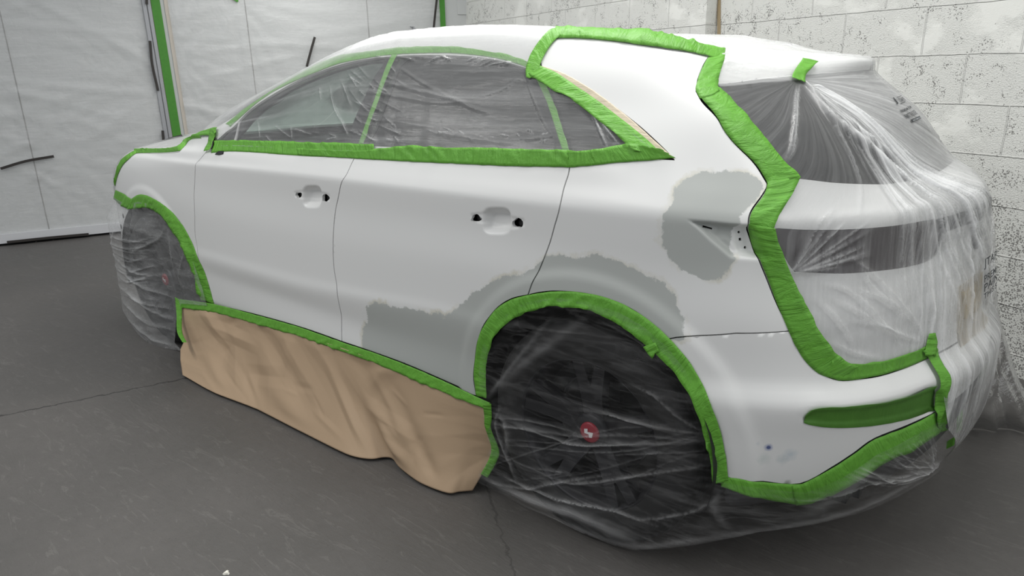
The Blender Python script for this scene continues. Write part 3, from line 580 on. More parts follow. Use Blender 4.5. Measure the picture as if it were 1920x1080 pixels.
FD1 = [finebox(np.vstack([C1]+HO1), .02, .004)]; FD2 = [finebox(np.vstack([C2]+HO2), .02, .004)]
panel('front_door', np.vstack([GAP1[:-1], SILL1[:-1], GAP2[::-1][:-1], BELT1[::-1][:-1]]), PAINT, CAR, H, holes=HO1, fine=FD1, attrs=AT)
panel('rear_door', np.vstack([GAP2[:-1], SILL2[:-1], ARC2[:ki], GAP3[::-1][:-1], BELT2[::-1][:-1]]), PAINT, CAR, H, holes=HO2, fine=FD2, attrs=AT)
panel('front_fender', np.vstack([GAP1[::-1][1:], FTOP, ARCH1[:-1]])[::-1], PAINT, CAR, H, attrs=AT)
SEAM = ptv((1252, 636), (1268, 633), (1287, 631), (1380, 625), (1490, 619))
TGL = sm((1305, 172), (1320, 196), (1350, 230), (1400, 291), (1432, 333), (1439, 347), (1432, 362), (1412, 390), (1404, 412), (1406, 432), (1420, 476), (1437, 520), (1460, 576), (1485, 620))
RFQ = sm((1012, 120), (1020, 100), (1032, 82), (1046, 66)); RFT = sm((1046, 66), (1120, 73), (1200, 84), (1270, 96), (1330, 106)); RFR = sm((1330, 106), (1316, 128), (1308, 150), (1305, 172))
QDG = sm((1015, 124), (1045, 136), (1090, 158), (1135, 188), (1180, 222), (1222, 258), (1250, 285), (1264, 300))
HO3 = [ring(1390, 438.5, 2.6, 2.8, 10), ring(1402.5, 468.5, 2.6, 2.9, 10), ptv((1389.5, 450.5), (1394.5, 449.8), (1395, 455.5), (1390, 456)), ptv((1316, 424.5), (1335, 430), (1334.5, 433.3), (1315.5, 428.5))]
panel('quarter_panel', np.vstack([GAP3[:-1], ARC2[ki:ks], SEAM[:-1], TGL[::-1][:-1], RFR[::-1][:-1], RFT[::-1][:-1], RFQ[::-1][:-1], QDG, ptv((1075, 303))]), PAINT, CAR, H, holes=HO3, fine=[finebox(SHELF, .01, .005)], attrs=AT)
SP = catm(ptv((1485, 620), (1500, 652), (1520, 682), (1540, 700), (1572, 712), (1610, 710), (1650, 704), (1700, 688), (1738, 672)), 4)
e = SP[-1]; BLOW = catm(ptv((1755, 772), (1700, 798), (1640, 822), (1600, 850), (1560, 876), (1500, 907), (1430, 903), (1363, 895)), 4)
# reflector slot in the bumper
INS = catm(ptv((1510, 779), (1525, 767), (1545, 763.5), (1600, 763), (1660, 754), (1700, 744), (1754, 723), (1756, 768), (1700, 786), (1640, 797.5), (1560, 801), (1520, 796), (1505, 792)), 3, True)
DENTS.append((INS, .010, .010)); INSL = ptv((1395, 745), (1440, 757), (1480, 762), (1530, 765), (1620, 755), (1700, 731), (1752, 706))
panel('rear_bumper', np.vstack([SEAM[:-1], SP, [(1.3, e[1])], [(1.3, BLOW[0][1])], BLOW, ARC2[ks+1:][::-1]]), PAINT, CAR, .012, attrs=AT, mirror=True, fine=[finebox(INS, .01, .008)])
panel('bumper_lower', np.vstack([BLOW[::-1], [(1.3, BLOW[0][1])], [(1.3, .02)], [(.42, .02)]]), GRAPH, CAR, .03, off=-.004, mirror=True)
LGT = catm(ptv((1447, 429), (1500, 430.5), (1560, 431), (1620, 428.5), (1680, 423), (1752, 411), (1763, 425), (1764, 450), (1755, 478), (1735, 492), (1700, 501), (1640, 509), (1580, 513), (1500, 510), (1488, 508), (1470, 480), (1458, 452)), 3, True)
BAR0 = ptv((1757, 411), (1800, 398), (1840, 382)); BAR1 = ptv((1840, 408), (1800, 424), (1766, 436))
tgt = np.vstack([TGL[np.argmin(abs(TGL[:, 1]-1.0)):], SP[1:], [(1.3, e[1])], [(1.3, 1.025)], ptv((1740, 329), (1660, 344), (1560, 341), (1500, 334))])
BARP = np.vstack([BAR0, [(1.3, BAR0[-1][1])], [(1.3, BAR1[0][1])], BAR1])
panel('tailgate', tgt, PAINT, CAR, .014, holes=[LGT], attrs=AT, mirror=True)
panel('tail_light', LGT, LIGHTG, CAR, .012, off=-.004, fine=[], rim=.03, gap=.001)
panel('tail_light', LGT, LIGHTG, CAR, .02, off=-.004, rim=.03, gap=.001, fn=lambda t, v, off=0.: surf(t, v, off)*np.array([1, -1, 1]))
panel('light_bar', BARP, simple('dark_bar', (.10, .105, .11), .2, .4), CAR, .02, off=.003, rim=.004, gap=0, mirror=True)
WINB = ptv((1345, 160), (1380, 205), (1410, 238), (1450, 285), (1480, 318), (1500, 334), (1560, 341), (1660, 344), (1740, 329))
panel('rear_window', np.vstack([WINB, [(1.3, 1.025)], [(1.3, 1.35)], ptv((1560, 139), (1490, 146), (1420, 152))]), GLR, CAR, .02, off=-.004, mirror=True)
# roof, pillars
DLO = sm((408, 262), (425, 247), (440, 236), (470, 205), (520, 172), (570, 146), (640, 121), (690, 111), (740, 106), (850, 105), (930, 113), (985, 128))
roofp = np.vstack([DLO, ptv((1002, 132)), RFQ, RFT[1:], RFR[1:], ptv((1340, 158), (1420, 150), (1490, 143), (1560, 137)), [(1.3, 1.36)], [(1.3, 2.04), (-1.62, 2.04), (-1.66, 1.74), (-1.78, 1.52), (-2.0, 1.46), (-2.3, 1.43), (-2.42, 1.36)]])
panel('roof', roofp, PAINT, CAR, .03, attrs=AT, mirror=True)
panel('windscreen', np.array([(-1.63, 2.04), (-1.67, 1.74), (-1.79, 1.52), (-2.01, 1.465), (-2.31, 1.435), (-2.43, 1.44), (-2.5, 1.74), (-2.5, 2.04)]), GLF, CAR, .05, off=-.006, mirror=True)
hoodp = np.vstack([[(-2.51, 2.04), (-2.51, 1.74), (-2.44, 1.43), (-2.43, 1.36)], ptv((405, 256)), FTOP, [(-3.45, .70), (-3.8, .78), (-4.2, .80), (-4.2, 2.04)]])
panel('bonnet', hoodp[::-1], PAINT, CAR, .03, attrs=AT, mirror=True)
nb = np.vstack([[(-3.24, .62)], [(-3.45, .70), (-3.8, .78), (-4.2, .80), (-4.2, .12), (-3.18, .12)], arc(-2.738, .375, .41, PI+.35, PI-.9, 16), ptv((240, 381))])
def nosefn(t, v, off=0.): P = surf(t, v, off); return P*1.0 - 0
nb[:, 0] = nb[:, 0]
panel('front_bumper', np.array([[q[0], q[1]] for q in nb]), PAINT, CAR, .03, attrs=AT)
for k, (x, y) in enumerate([(231, 386), (225, 405), (221, 425), (222, 452)]):      # clip holes down the bumper edge
    q = BODY.px(x+6, y); p = surf(q[0], q[1], .001); n_ = bil(NRM, q[0], q[1]); a_ = np.cross(n_, [0, 0, 1.]); a_ /= np.linalg.norm(a_)
    ring_ = [p+a_*(.009*math.cos(b_))+np.array([0, 0, .014*math.sin(b_)]) for b_ in np.arange(10)*PI/5]
    obj('clip_hole', ring_+[r_-n_*.004 for r_ in ring_], [tuple(range(10))]+[(i, (i+1) % 10, 10+(i+1) % 10, 10+i) for i in range(10)], BLACK, CAR, smooth=False)
# side glass and black trim
DLOB = ptv((1180, 258), (1264, 298), (1180, 300), (1075, 302), (1062, 300), (850, 295), (670, 288), (440, 276))
dl = np.vstack([DLO, ptv((1002, 134), (1045, 140), (1090, 165), (1135, 196), (1180, 232), (1225, 268), (1262, 296), (1180, 298), (1075, 300), (980, 298), (850, 292), (670, 285), (560, 281), (440, 274))])[::-1]
GW = [('front_side_window', ptv((458, 240), (480, 215), (525, 178), (575, 151), (640, 127), (714, 113), (700, 140), (676, 190), (655, 240), (645, 282), (560, 278), (440, 273), (446, 255)), GLF),
      ('rear_side_window', ptv((762, 110), (850, 109), (925, 117), (968, 127), (985, 150), (1010, 205), (1040, 290), (960, 296), (850, 291), (690, 284), (705, 240), (735, 160)), GLR),
      ('quarter_window', ptv((1030, 160), (1075, 176), (1120, 205), (1175, 248), (1215, 290), (1076, 298), (1055, 240)), GLR)]
GW = [(n_, catm(p, 3, True), m_) for n_, p, m_ in GW]
panel('window_trim', dl, TRIMB, CAR, .02, off=-.008, holes=[p for _, p, _ in GW], gap=0, rim=.01)
for n_, p, m_ in GW: panel(n_, p, m_, CAR, .02, off=-.011, gap=0, rim=0)
MV = catm(ptv((447, 226), (449, 226), (440, 266), (436, 266)), 1, True)
panel('pillar_trim', MV, simple('grey_edge', (.5, .5, .5), .4), CAR, .02, off=-.004, gap=0, rim=.004)
# inner shell, coloured dark as panel-gap shade, both sides, open at wheels and glass
ts = np.arange(-4.2, 1.301, .05); vs_ = np.arange(0, 2.041, .04); vs_[-1] = 2.04; tt, vv = np.meshgrid(ts, vs_); HP = surf(tt, vv, -.05, False); HP[..., 1] = np.minimum(HP[..., 1], 0)
q = np.stack([tt.ravel(), vv.ravel()], 1); nt_, nv_ = len(ts), len(vs_)
open_ = (sdf(dl, q) > -.01) | (sdf(np.array([(-1.6, 2.1), (-1.63, 1.74), (-1.75, 1.5), (-2.0, 1.46), (-2.45, 1.40), (-2.55, 1.74), (-2.55, 2.1)]), q) > 0)
for hx, hz in HUBS: open_ |= (np.hypot(HP[..., 0]-hx, HP[..., 2]-hz).ravel() < .44) & (vv.ravel() < 1)
open_ |= vv.ravel() > 1.42
fs = [f for f in grid_faces(nt_, nv_) if not any(open_[i] for i in f)]
V1 = HP.reshape(-1, 3); V2 = V1*np.array([1, -1, 1]); obj('inner_shell', np.vstack([V1, V2]), fs+[tuple(i+len(V1) for i in f[::-1]) for f in fs], HULL, CAR)
# the far side of the car
rs = (tt < .35) & (tt > -3.3); okc = rs.ravel() & ~(sdf(dl, q) > .0)
for hx, hz in HUBS: okc &= ~((np.hypot(HP[..., 0]-hx, HP[..., 2]-hz).ravel() < .44) & (vv.ravel() < 1))
okc &= (vv.ravel() > .2) & (vv.ravel() < 1.5)
FP = surf(tt, vv, 0, False).reshape(-1, 3)*np.array([1, -1, 1])
fs = [f[::-1] for f in grid_faces(nt_, nv_) if all(okc[i] for i in f)]
obj('far_side_panel', FP, fs, PAINT, CAR, attr={'patch': np.full(len(FP), -1.)})
fs = [f[::-1] for f in grid_faces(nt_, nv_) if all(sdf(dl, q[list(f)]) > -.05)]
obj('far_side_window', surf(tt, vv, -.012, False).reshape(-1, 3)*np.array([1, -1, 1]), fs, GLF, CAR)
# underside
up = [(t, -1) for t in np.arange(-3.5, .8, .1)]; A = surf(np.array([t for t, _ in up]), np.full(len(up), .02), -.02, False); A[:, 2] = .235
VV = np.vstack([A, A*np.array([1, -1, 1])]); n = len(up)
keepu = [i for i in range(n-1)]
inn = VV.copy(); 
bm = bmesh.new()
def box(bm, c, s, bev=.0):
    r = bmesh.ops.create_cube(bm, size=1); bmesh.ops.scale(bm, vec=s, verts=r['verts']); bmesh.ops.translate(bm, vec=c, verts=r['verts'])
    if bev: bmesh.ops.bevel(bm, geom=list({e for v_ in r['verts'] for e in v_.link_edges}), offset=bev, segments=3, affect='EDGES')
def fin(bm, name, mat, parent=None, smooth=False):
    me = bpy.data.meshes.new(name); bm.to_mesh(me); bm.free(); me.materials.append(mat); o = bpy.data.objects.new(name, me); COL.objects.link(o)
    if parent: o.parent = parent
    me.polygons.foreach_set('use_smooth', [smooth]*len(me.polygons)); return o
box(bm, (-1.35, 0, .30), (4.1, 1.22, .16), .03); box(bm, (-1.37, 0, .30), (1.82, 1.72, .14), .03); fin(bm, 'underbody', HULL, CAR)
bm = bmesh.new(); box(bm, (-1.4, 0, .48), (2.9, 1.6, .08)); box(bm, (-2.25, 0, .85), (.45, 1.4, .45), .06); fin(bm, 'cabin_floor', HULL, CAR)
for sy in (-.38, .38):
    for x0 in (-1.25, -.45):
        bm = bmesh.new(); box(bm, (x0-.25, sy, .66), (.52, .5, .16), .05); box(bm, (x0+.05, sy, .95), (.16, .5, .62), .06); box(bm, (x0+.10, sy, 1.31), (.10, .26, .16), .04); fin(bm, 'seat', simple('grey_seat_fabric', (.06, .06, .065), .9), CAR, True)
# wheels with arch liners
TYRE = simple('tyre_rubber', (.012, .012, .012), .75); RIM = simple('dark_alloy', (.03, .03, .033), .45, .5)
def lathe(prof, n=64, ax='y'):
    V, F = [], []; m = len(prof)
    for i in range(n):
        a_ = 2*PI*i/n
        for r_, y in prof: V.append((r_*math.cos(a_), y, r_*math.sin(a_)))
    for i in range(n):
        for j in range(m-1): a_, b_ = i*m+j, ((i+1) % n)*m+j; F.append((a_, a_+1, b_+1, b_))
    return V, F
def wheel(hx, yc, sgn):
    wl = empty('wheel', (hx, yc, .36)); wl.parent = CAR
    S_ = lambda pr: [(r_, y*sgn) for r_, y in pr]
    V, F = lathe(S_([(.243, -.105), (.262, -.115), (.30, -.121), (.335, -.114), (.352, -.098), (.359, -.07), (.354, -.066), (.3595, -.062), (.3605, -.02), (.354, -.016), (.3605, -.012), (.3605, .05), (.352, .098), (.30, .118), (.25, .11)]), 96)
    ty = obj('tyre', V, F, TYRE, wl)
    V, F = lathe(S_([(.25, -.10), (.244, -.107), (.238, -.10), (.225, -.05), (.215, .02), (.215, .09)]), 72); obj('rim', V, F, RIM, wl)
    bm = bmesh.new()
    for k in range(5):       # five split spokes
        for d in (-.16, .16):
            a_ = 2*PI*k/5+.3; b0, b1 = a_+d*.5, a_+d
            P = []
            for (r_, w_, y0, y1, an) in ((.05, .030, -.062, -.02, b0), (.14, .021, -.082, -.045, b0*.4+b1*.6), (.236, .018, -.100, -.06, b1)):
                c_, s_ = math.cos(an), math.sin(an); P.append([bm.verts.new((r_*c_-q*w_*s_, y*sgn, r_*s_+q*w_*c_)) for q, y in ((-1, y0), (1, y0), (1, y1), (-1, y1))])
            for A_, B_ in zip(P[:-1], P[1:]):
                for j in range(4): bm.faces.new((A_[j], A_[(j+1) % 4], B_[(j+1) % 4], B_[j]))
    bmesh.ops.recalc_face_normals(bm, faces=bm.faces); sp = fin(bm, 'spokes', RIM, wl)
    V, F = lathe(S_([(0, -.078), (.045, -.078), (.058, -.072), (.06, -.03)]), 32); obj('hub', V, F, RIM, wl)
    V, F = lathe(S_([(0, -.086), (.028, -.0855), (.033, -.083), (.034, -.076)]), 28); cap = obj('centre_cap', V, F, simple('red_cap', (.30, .02, .035), .3), wl); cap['label'] = 'red centre cap'
    zz = -.0868*sgn; sv = [(-.016, .010), (-.004, .014), (-.004, .003), (.016, .006), (.012, -.012), (.002, -.014), (.001, -.004), (-.015, -.004)]
    V = [(a_, zz, b_) for a_, b_ in sv]; em = obj('cap_emblem', V, [tuple(range(8))], simple('emblem_white', (.8, .78, .78), .4), cap, smooth=False)
    V, F = lathe(S_([(.0, .03), (.16, .03), (.165, -.0), (.16, .0)]), 40); obj('brake_disc', V, F, simple('brake_steel', (.12, .12, .12), .4, .8), wl)
    V, F = [], []
    for i in range(33):
        a_ = -.25+(PI+.5)*i/32
        for r_, y in ((.409, -.925*sgn), (.42, -.60*sgn), (.0, -.58*sgn)): V.append((hx+r_*math.cos(a_), y, .375+r_*math.sin(a_)))
    for i in range(32):
        for jj in range(2): k_ = i*3+jj; F.append((k_, k_+1, k_+4, k_+3))
    obj('arch_liner', V, F, BLACK, CAR)
    return wl
for hx in (0, -2.738):
    wheel(hx, -.808, 1); wheel(hx, .808, -1)
# the works behind the missing handles
for HO in HO1+HO2:
    c = HO.mean(0); p = surf(c[0], c[1], -.016); n_ = bil(NRM, c[0], c[1]); r_ = np.ptp(HO[:, 0])*.28
    V, F = lathe([(0, 0), (r_, 0), (r_, .02)], 14); V = [(x+p[0]+.004, y+p[1]-.002, z+p[2]-.001) for x, y, z in V]; obj('handle_mount', V, F, BLACK, CAR)
V, F = lathe([(0, 0), (.006, 0), (.007, .01)], 14); p = surf(*BODY.px(899, 408), -.006); obj('handle_bolt', [(x+p[0], y+p[1], z+p[2]) for x, y, z in V], F, METAL, CAR)
# emblem, badge and plate at the back
def surfm(t, v, off=0.):
    t = np.asarray(t, float); r = t > 1.3; P = surf(np.where(r, 2.6-t, t), v, off, False); P[..., 1] = np.where(r, -P[..., 1], P[..., 1]); return P
BODYM = Surf(lambda t, v: surfm(t, v), np.arange(.3, 2.301, .0125), np.arange(0, 2.041, .0125))
PLM = simple('yellow_number_plate', (.60, .48, .27), .4)
def on_tail(name, pts, off, th, mat, parent): return panel(name, pts, mat, parent, .02, gap=0, rim=th, off=off, fn=surfm)
def mtv(*p): return np.array([BODYM.px(*q) for q in p])
rcs = on_tail('plate_recess', mtv((1796, 538), (1822, 520), (1849, 496), (1851, 598), (1826, 630), (1801, 652))[::-1], .003, .006, simple('cream_recess', (.56, .50, .40), .5), CAR)
on_tail('number_plate', mtv((1801, 548), (1824, 532), (1847, 510), (1849, 556), (1828, 580), (1804, 598))[::-1], .008, .005, PLM, rcs)
EM = simple('emblem_black', (.02, .02, .025), .3)
on_tail('rear_emblem', mtv((1820, 424), (1825, 426), (1830, 466), (1825, 467))[::-1], .006, .004, EM, CAR)
on_tail('rear_emblem', mtv((1829, 426), (1835, 429), (1842, 454), (1841, 463), (1834, 448))[::-1], .006, .004, EM, CAR)
# sill details: clips under the door
for (x, y, w_, h_) in ((757, 683, 5, 6), (763, 686, 3, 4), (713, 668, 2, 2.5), (816, 710, 2, 2.5), (670, 296, 3, 3), (1052, 311, 5, 3), (640, 641, 5, 3)):
    P = ptv((x-w_/2, y-h_/2), (x+w_/2, y-h_/2), (x+w_/2, y+h_/2), (x-w_/2, y+h_/2)); panel('sill_clip', P, BLACK, CAR, .02, gap=0, rim=.003, off=.001)
panel('mirror_bracket', ptv((404, 290), (411, 284), (420, 284), (419, 289), (411, 291)), BLACK, CAR, .02, gap=0, rim=.006, off=.004)
sk = [('tv', t, v) for t, v in ()]
SB = np.vstack([ARCH1[-1:], SILL1[1:], SILL2[1:], [(-.40, .12), (-2.24, .10)]])
panel('sill_trim', SB[::-1] if area2(SB) < 0 else SB, GRAPH, CAR, .03, off=-.006)

# --------------------------------------------------------- masking: helpers
def resamp(P, n):
    P = np.asarray(P, float); d = np.r_[0, np.cumsum(np.linalg.norm(np.diff(P, axis=0), axis=1))]; s = np.linspace(0, d[-1], n)
    return np.stack([np.interp(s, d, P[:, k]) for k in range(P.shape[1])], 1)
def vnoise(x, seed):
    rg = np.random.default_rng(seed); t = rg.uniform(-1, 1, 512); i = np.floor(x).astype(int); f = x-i; f = f*f*(3-2*f); return t[i % 512]*(1-f)+t[(i+1) % 512]*f
def skirt(t, z, off=0.):
    t = np.asarray(t, float); z = np.asarray(z, float); r = t > 1.3; q = np.where(r, 2.6-t, t); vv_ = np.full(t.shape, .43)
    P = bil(BASE, q, vv_); n = bil(NRM, q, vv_).copy(); n[..., 2] = 0; n /= np.linalg.norm(n, axis=-1, keepdims=True)
    P = P+n*np.asarray(off)[..., None] if np.ndim(off) else P+n*off
    P[..., 2] = z; P[..., 1] = np.where(r, -P[..., 1], P[..., 1]); return P
SKIRT = Surf(lambda t, v: skirt(t, v), np.arange(-4.2, 2.31, .0125), np.arange(-.02, 1.05, .02))
def stv(P): return np.array([SKIRT.px(*p) for p in P])
tape_n = [0]
def tape(label, A, B, fn=None, cast=None, oa=.0015, ob=.010, mat=None, smooth=True, group='green tapes around the painted side', bump=.0022, name='masking_tape', cat='masking tape', parent=None, jag=.0012, n=None, curl=0, maxw=None):
    """a strip of tape: A is the edge on the paint, B the edge on the film, both traced"""
    tape_n[0] += 1; sd = tape_n[0]; cast = cast or BODY; fn = fn or surf
    a = np.array([cast.px(*p) for p in A]); b = np.array([cast.px(*p) for p in B])
    if maxw:
        k_ = np.linspace(0, 1, 9); b = np.stack([np.interp(k_, np.linspace(0, 1, len(b)), b[:, q]) for q in (0, 1)], 1); a = np.stack([np.interp(k_, np.linspace(0, 1, len(a)), a[:, q]) for q in (0, 1)], 1)
        l_ = np.linalg.norm(b-a, axis=1, keepdims=True); b = a+(b-a)*np.minimum(1, maxw/l_)
    if smooth: a, b = catm(a, 6) if len(a) > 2 else a, catm(b, 6) if len(b) > 2 else b
    L = max(np.linalg.norm(np.diff(a, axis=0), axis=1).sum(), .03); n = n or max(6, int(L/.006)); m = 7
    a, b = resamp(a, n), resamp(b, n); s = np.linspace(0, L, n); T = np.zeros((n, m, 2)); O = np.zeros((n, m))
    w_ = np.linalg.norm(b-a, axis=1).mean()
    for j in range(m):
        f = j/(m-1); T[:, j] = a*(1-f)+b*f; O[:, j] = oa*(1-f)+ob*f
        O[:, j] += bump*np.maximum(0, vnoise(s*38+j*.55, sd)*vnoise(s*11, sd+50)*1.6)*(.35+f)+bump*.4*np.abs(vnoise(s*70-j*.8, sd+9))*f
    d = (b-a)/(np.linalg.norm(b-a, axis=1, keepdims=True)+1e-9)
    T[:, -1] += d*(jag*2.2*vnoise(s*30, sd+3))[:, None]; T[:, 0] += d*(jag*.5*vnoise(s*45, sd+4))[:, None]
    O[:, -1] += curl
    e = np.linspace(-1, 1, m); tg = (T[-1, m//2]-T[-2, m//2]); T[-1] += tg[None]*(.5*vnoise(np.arange(m)*1.7, sd+7))[:, None]
    W = fn(T[..., 0], T[..., 1], O); uv = np.stack([np.repeat(s[:, None], m, 1), np.tile(np.linspace(0, w_, m), (n, 1))], -1)
    F = grid_faces(m, n)
    P = W.reshape(-1, 3); q = np.cross(P[1]-P[0], P[m]-P[0]); nn = P[m]-P[0]
    me = fn(T[n//2, m//2, 0], T[n//2, m//2, 1], .05)-fn(T[n//2, m//2, 0], T[n//2, m//2, 1], .0)
    k = (n//2)*m+m//2; q = np.cross(P[k+1]-P[k], P[k+m]-P[k])
    if np.dot(q, me) < 0: F = [f[::-1] for f in F]
    o = obj(name, P, F, mat or TAPE, parent, uv=uv.reshape(-1, 2))
    so = o.modifiers.new('thickness', 'SOLIDIFY'); so.thickness = .0004; so.offset = -1
    if label: tag(o, label, cat, group)
    return o
def fold_field(V, folds):
    D = np.zeros(len(V)); A = np.zeros(len(V))
    for pts, w_, h_, op in folds:
        pts = np.asarray(pts, float); best = np.full(len(V), 9.); par = np.zeros(len(V)); seg = np.r_[0, np.cumsum(np.linalg.norm(np.diff(pts, axis=0), axis=1))]
        for i in range(len(pts)-1):
            e_ = pts[i+1]-pts[i]; q_ = V-pts[i]; hh = np.clip((q_@e_)/(e_@e_+1e-12), 0, 1); dd = np.hypot(*(q_-hh[:, None]*e_).T)
            k = dd < best; best[k] = dd[k]; par[k] = (seg[i]+hh[k]*(seg[i+1]-seg[i]))/seg[-1]
        tp = np.sin(PI*np.clip(par, .02, .98))**.6; D += h_*np.exp(-(best/w_)**2)*tp; A += op*np.exp(-(best/(w_*.6))**2)*tp
    return D, A
def fan(G, a0, a1, n, r0, r1, seed, w_=.006, h_=.005, op=.35, castf=None):
    """folds running out of a gather point (in surface coordinates), angles in degrees"""
    rg = np.random.default_rng(seed); out = []
    for k in range(n):
        a_ = math.radians(a0+(a1-a0)*(k+rg.uniform(.1, .9))/n); L = rg.uniform(r0, r1); c, s_ = math.cos(a_), math.sin(a_); b_ = rg.uniform(-.012, .012)*L
        out.append(([(G[0]+c*L*q-s_*b_*q*q, G[1]+s_*L*q+c*b_*q*q) for q in (.06, .35, .7, 1)], w_*rg.uniform(.6, 1.5), h_*rg.uniform(.5, 1.3), op*rg.uniform(.2, 1)))
    return out
def sheet(name, poly, mat, h, fn, offf, folds=(), uvf=None, mirror=False, fine=(), post=None, noise=.0012, holes=(), milk=None, strk=None):
    P = np.asarray(poly, float); ex = []
    for pts, w_, h_, op_ in folds:      # rows of points along every fold keep it crisp
        L = np.linalg.norm(np.diff(np.asarray(pts), axis=0), axis=1).sum(); c_ = resamp(catm(np.asarray(pts), 5) if len(pts) > 2 else pts, max(4, int(L/(w_*1.6+.003)))); e_ = np.gradient(c_, axis=0); e_ /= np.linalg.norm(e_, axis=1, keepdims=True)+1e-9
        n_ = np.stack([-e_[:, 1], e_[:, 0]], 1); ex += [c_+n_*(k_*w_) for k_ in (-1.7, -.8, 0, .8, 1.7)]
    folds = [(catm(np.asarray(p_), 5) if len(p_) > 2 else p_, a_, b_, c_) for p_, a_, b_, c_ in folds]
    V, F = triangulate(P, h, holes, fine, np.vstack(ex) if ex else None); D, A = fold_field(V, folds) if len(folds) else (np.zeros(len(V)), np.zeros(len(V)))
    ef = sst(sdf(P, V)/.03); D = D*ef
    O = offf(V)+D+noise*ef*(vnoise(V[:, 0]*23+V[:, 1]*9, 31)+vnoise(V[:, 1]*31-V[:, 0]*7, 33))
    W = fn(V[:, 0], V[:, 1], O)
    if post: W = post(V, W)
    uv = V if uvf is None else uvf(V); verts, faces, uvs, at = list(W), [tuple(map(int, f)) for f in F], list(uv), list(A+(milk(V) if milk else 0)); st = list(strk(V) if strk else np.ones(len(V)))
    if mirror:
        st += st
        n = len(verts); verts += [np.array([p[0], -p[1], p[2]]) for p in W]; faces += [tuple(i+n for i in f[::-1]) for f in faces]; uvs += list(uv); at += at
    o = obj(name, verts, faces, mat, uv=uvs, attr={'fold': at, 'streak': st})
    if mirror:
        bm = bmesh.new(); bm.from_mesh(o.data); bmesh.ops.remove_doubles(bm, verts=[v_ for v_ in bm.verts if abs(v_.co.y) < 6e-3], dist=5e-3); bm.to_mesh(o.data); bm.free()
    return o
def T_(*p): return ptv(*p)

# ------------------------------------------------------------ clear film
FILM_TOP = m_film('clear_film_over_car', .145, .16, 1.2, 26., bump=.22, gloss=.28, rough=.22, thr=(.5, .74), fine=.35)
FILM_REAR = m_film('clear_film_rear', .11, .50, 1.0, 30., bump=.30, gloss=.30, rough=.25, thr=(.46, .66), fine=.9)
FILM_WH = m_film('clear_film_wheel', .015, .12, 2.2, 20., bump=.4, gloss=.10, rough=.3, thr=(.5, .8), col=(.8, .8, .8), fine=.6)
FILM_FW = m_film('clear_film_front_wheel', .15, .18, 3., 16., bump=.4, gloss=.2, rough=.3, thr=(.48, .75), fine=.6)
FILM_HANG = m_film('clear_film_hanging', .34, .22, 7., 5., bump=.7, gloss=.45, rough=.2, thr=(.5, .75), fine=.5)
# A: the big sheet over bonnet, screen, roof and side glass
edgeA = np.vstack([[(-4.2, .62), (-3.5, .62), (-3.28, .60)], T_((217, 340), (223, 316), (238, 296), (260, 281), (300, 279), (338, 275), (345, 266), (358, 258), (378, 257), (402, 258), (410, 275)),
    T_((440, 275), (560, 280), (670, 286), (850, 293), (1062, 299), (1180, 287), (1235, 290), (1205, 266), (1160, 232), (1115, 198), (1075, 175), (1035, 153), (1003, 135), (1006, 112), (1022, 84), (1042, 66)),
    T_((1120, 68), (1200, 77), (1270, 90), (1345, 106), (1347, 130), (1340, 160), (1420, 151), (1490, 144), (1560, 138)), [(1.3, 1.36), (1.3, 2.04), (-4.2, 2.04)]])
wf = []
def F_(pts, w_=.006, h_=.005, op=.3): wf.append((T_(*pts), w_, h_, op))
F_([(700, 150), (760, 165), (850, 188), (900, 208), (965, 222)], .007, .006, .1); F_([(745, 125), (800, 160), (860, 190)], .005, .004, .1)
F_([(690, 172), (760, 185), (830, 195), (900, 190)], .006, .004, .05); F_([(985, 145), (940, 172), (905, 183)], .005, .004, .1); F_([(700, 225), (760, 232), (840, 245)], .005, .003, .1)
F_([(790, 247), (860, 256), (930, 268), (985, 270)], .006, .004, .1); F_([(1050, 255), (1005, 262), (970, 262)], .005, .004, .1)
F_([(1110, 205), (1128, 250), (1142, 280)], .004, .006, .9); F_([(1115, 205), (1140, 245), (1165, 275)], .004, .006, .9); F_([(985, 142), (1003, 190), (1017, 225), (1040, 262)], .003, .003, -.1)
rg = np.random.default_rng(11)
for k in range(26):      # short pulls across the door pillar
    x, y = 655+rg.uniform(0, 85), 115+rg.uniform(0, 155); L = rg.uniform(15, 55); a_ = rg.uniform(.45, 1.0)
    F_([(x, y), (x+L*math.cos(a_)*.6, y+L*math.sin(a_)*.45), (x+L*math.cos(a_), y+L*math.sin(a_)*.75)], .003, .0032, rg.uniform(.1, .6))
for k in range(26):
    x = 560+rg.uniform(0, 520); y = 262+rg.uniform(-14, 8); a_ = rg.uniform(-.3, 1.0); L = rg.uniform(8, 26); F_([(x, y), (x-L*math.cos(a_), y-L*math.sin(a_))], .0025, .0025, rg.uniform(.1, .7))
for k in range(34):
    x = 700+rg.uniform(0, 290); yb = 108+max(0, (x-880))*.13; L = rg.uniform(12, 50); a_ = rg.uniform(.2, .7) if x < 830 else rg.uniform(2.3, 2.9); F_([(x, yb), (x+L*math.cos(a_), yb+L*math.sin(a_)*.55)], .0035, .0032, rg.uniform(.0, .3))
for p in ([(515, 235), (535, 250), (552, 262)], [(548, 235), (550, 262)], [(486, 230), (490, 262)], [(500, 255), (512, 268)], [(620, 160), (628, 200), (650, 245)], [(600, 165), (604, 190)], [(640, 150), (660, 200)], [(655, 140), (672, 165)], [(640, 220), (655, 255)]): F_(p, .003, .003, .45)
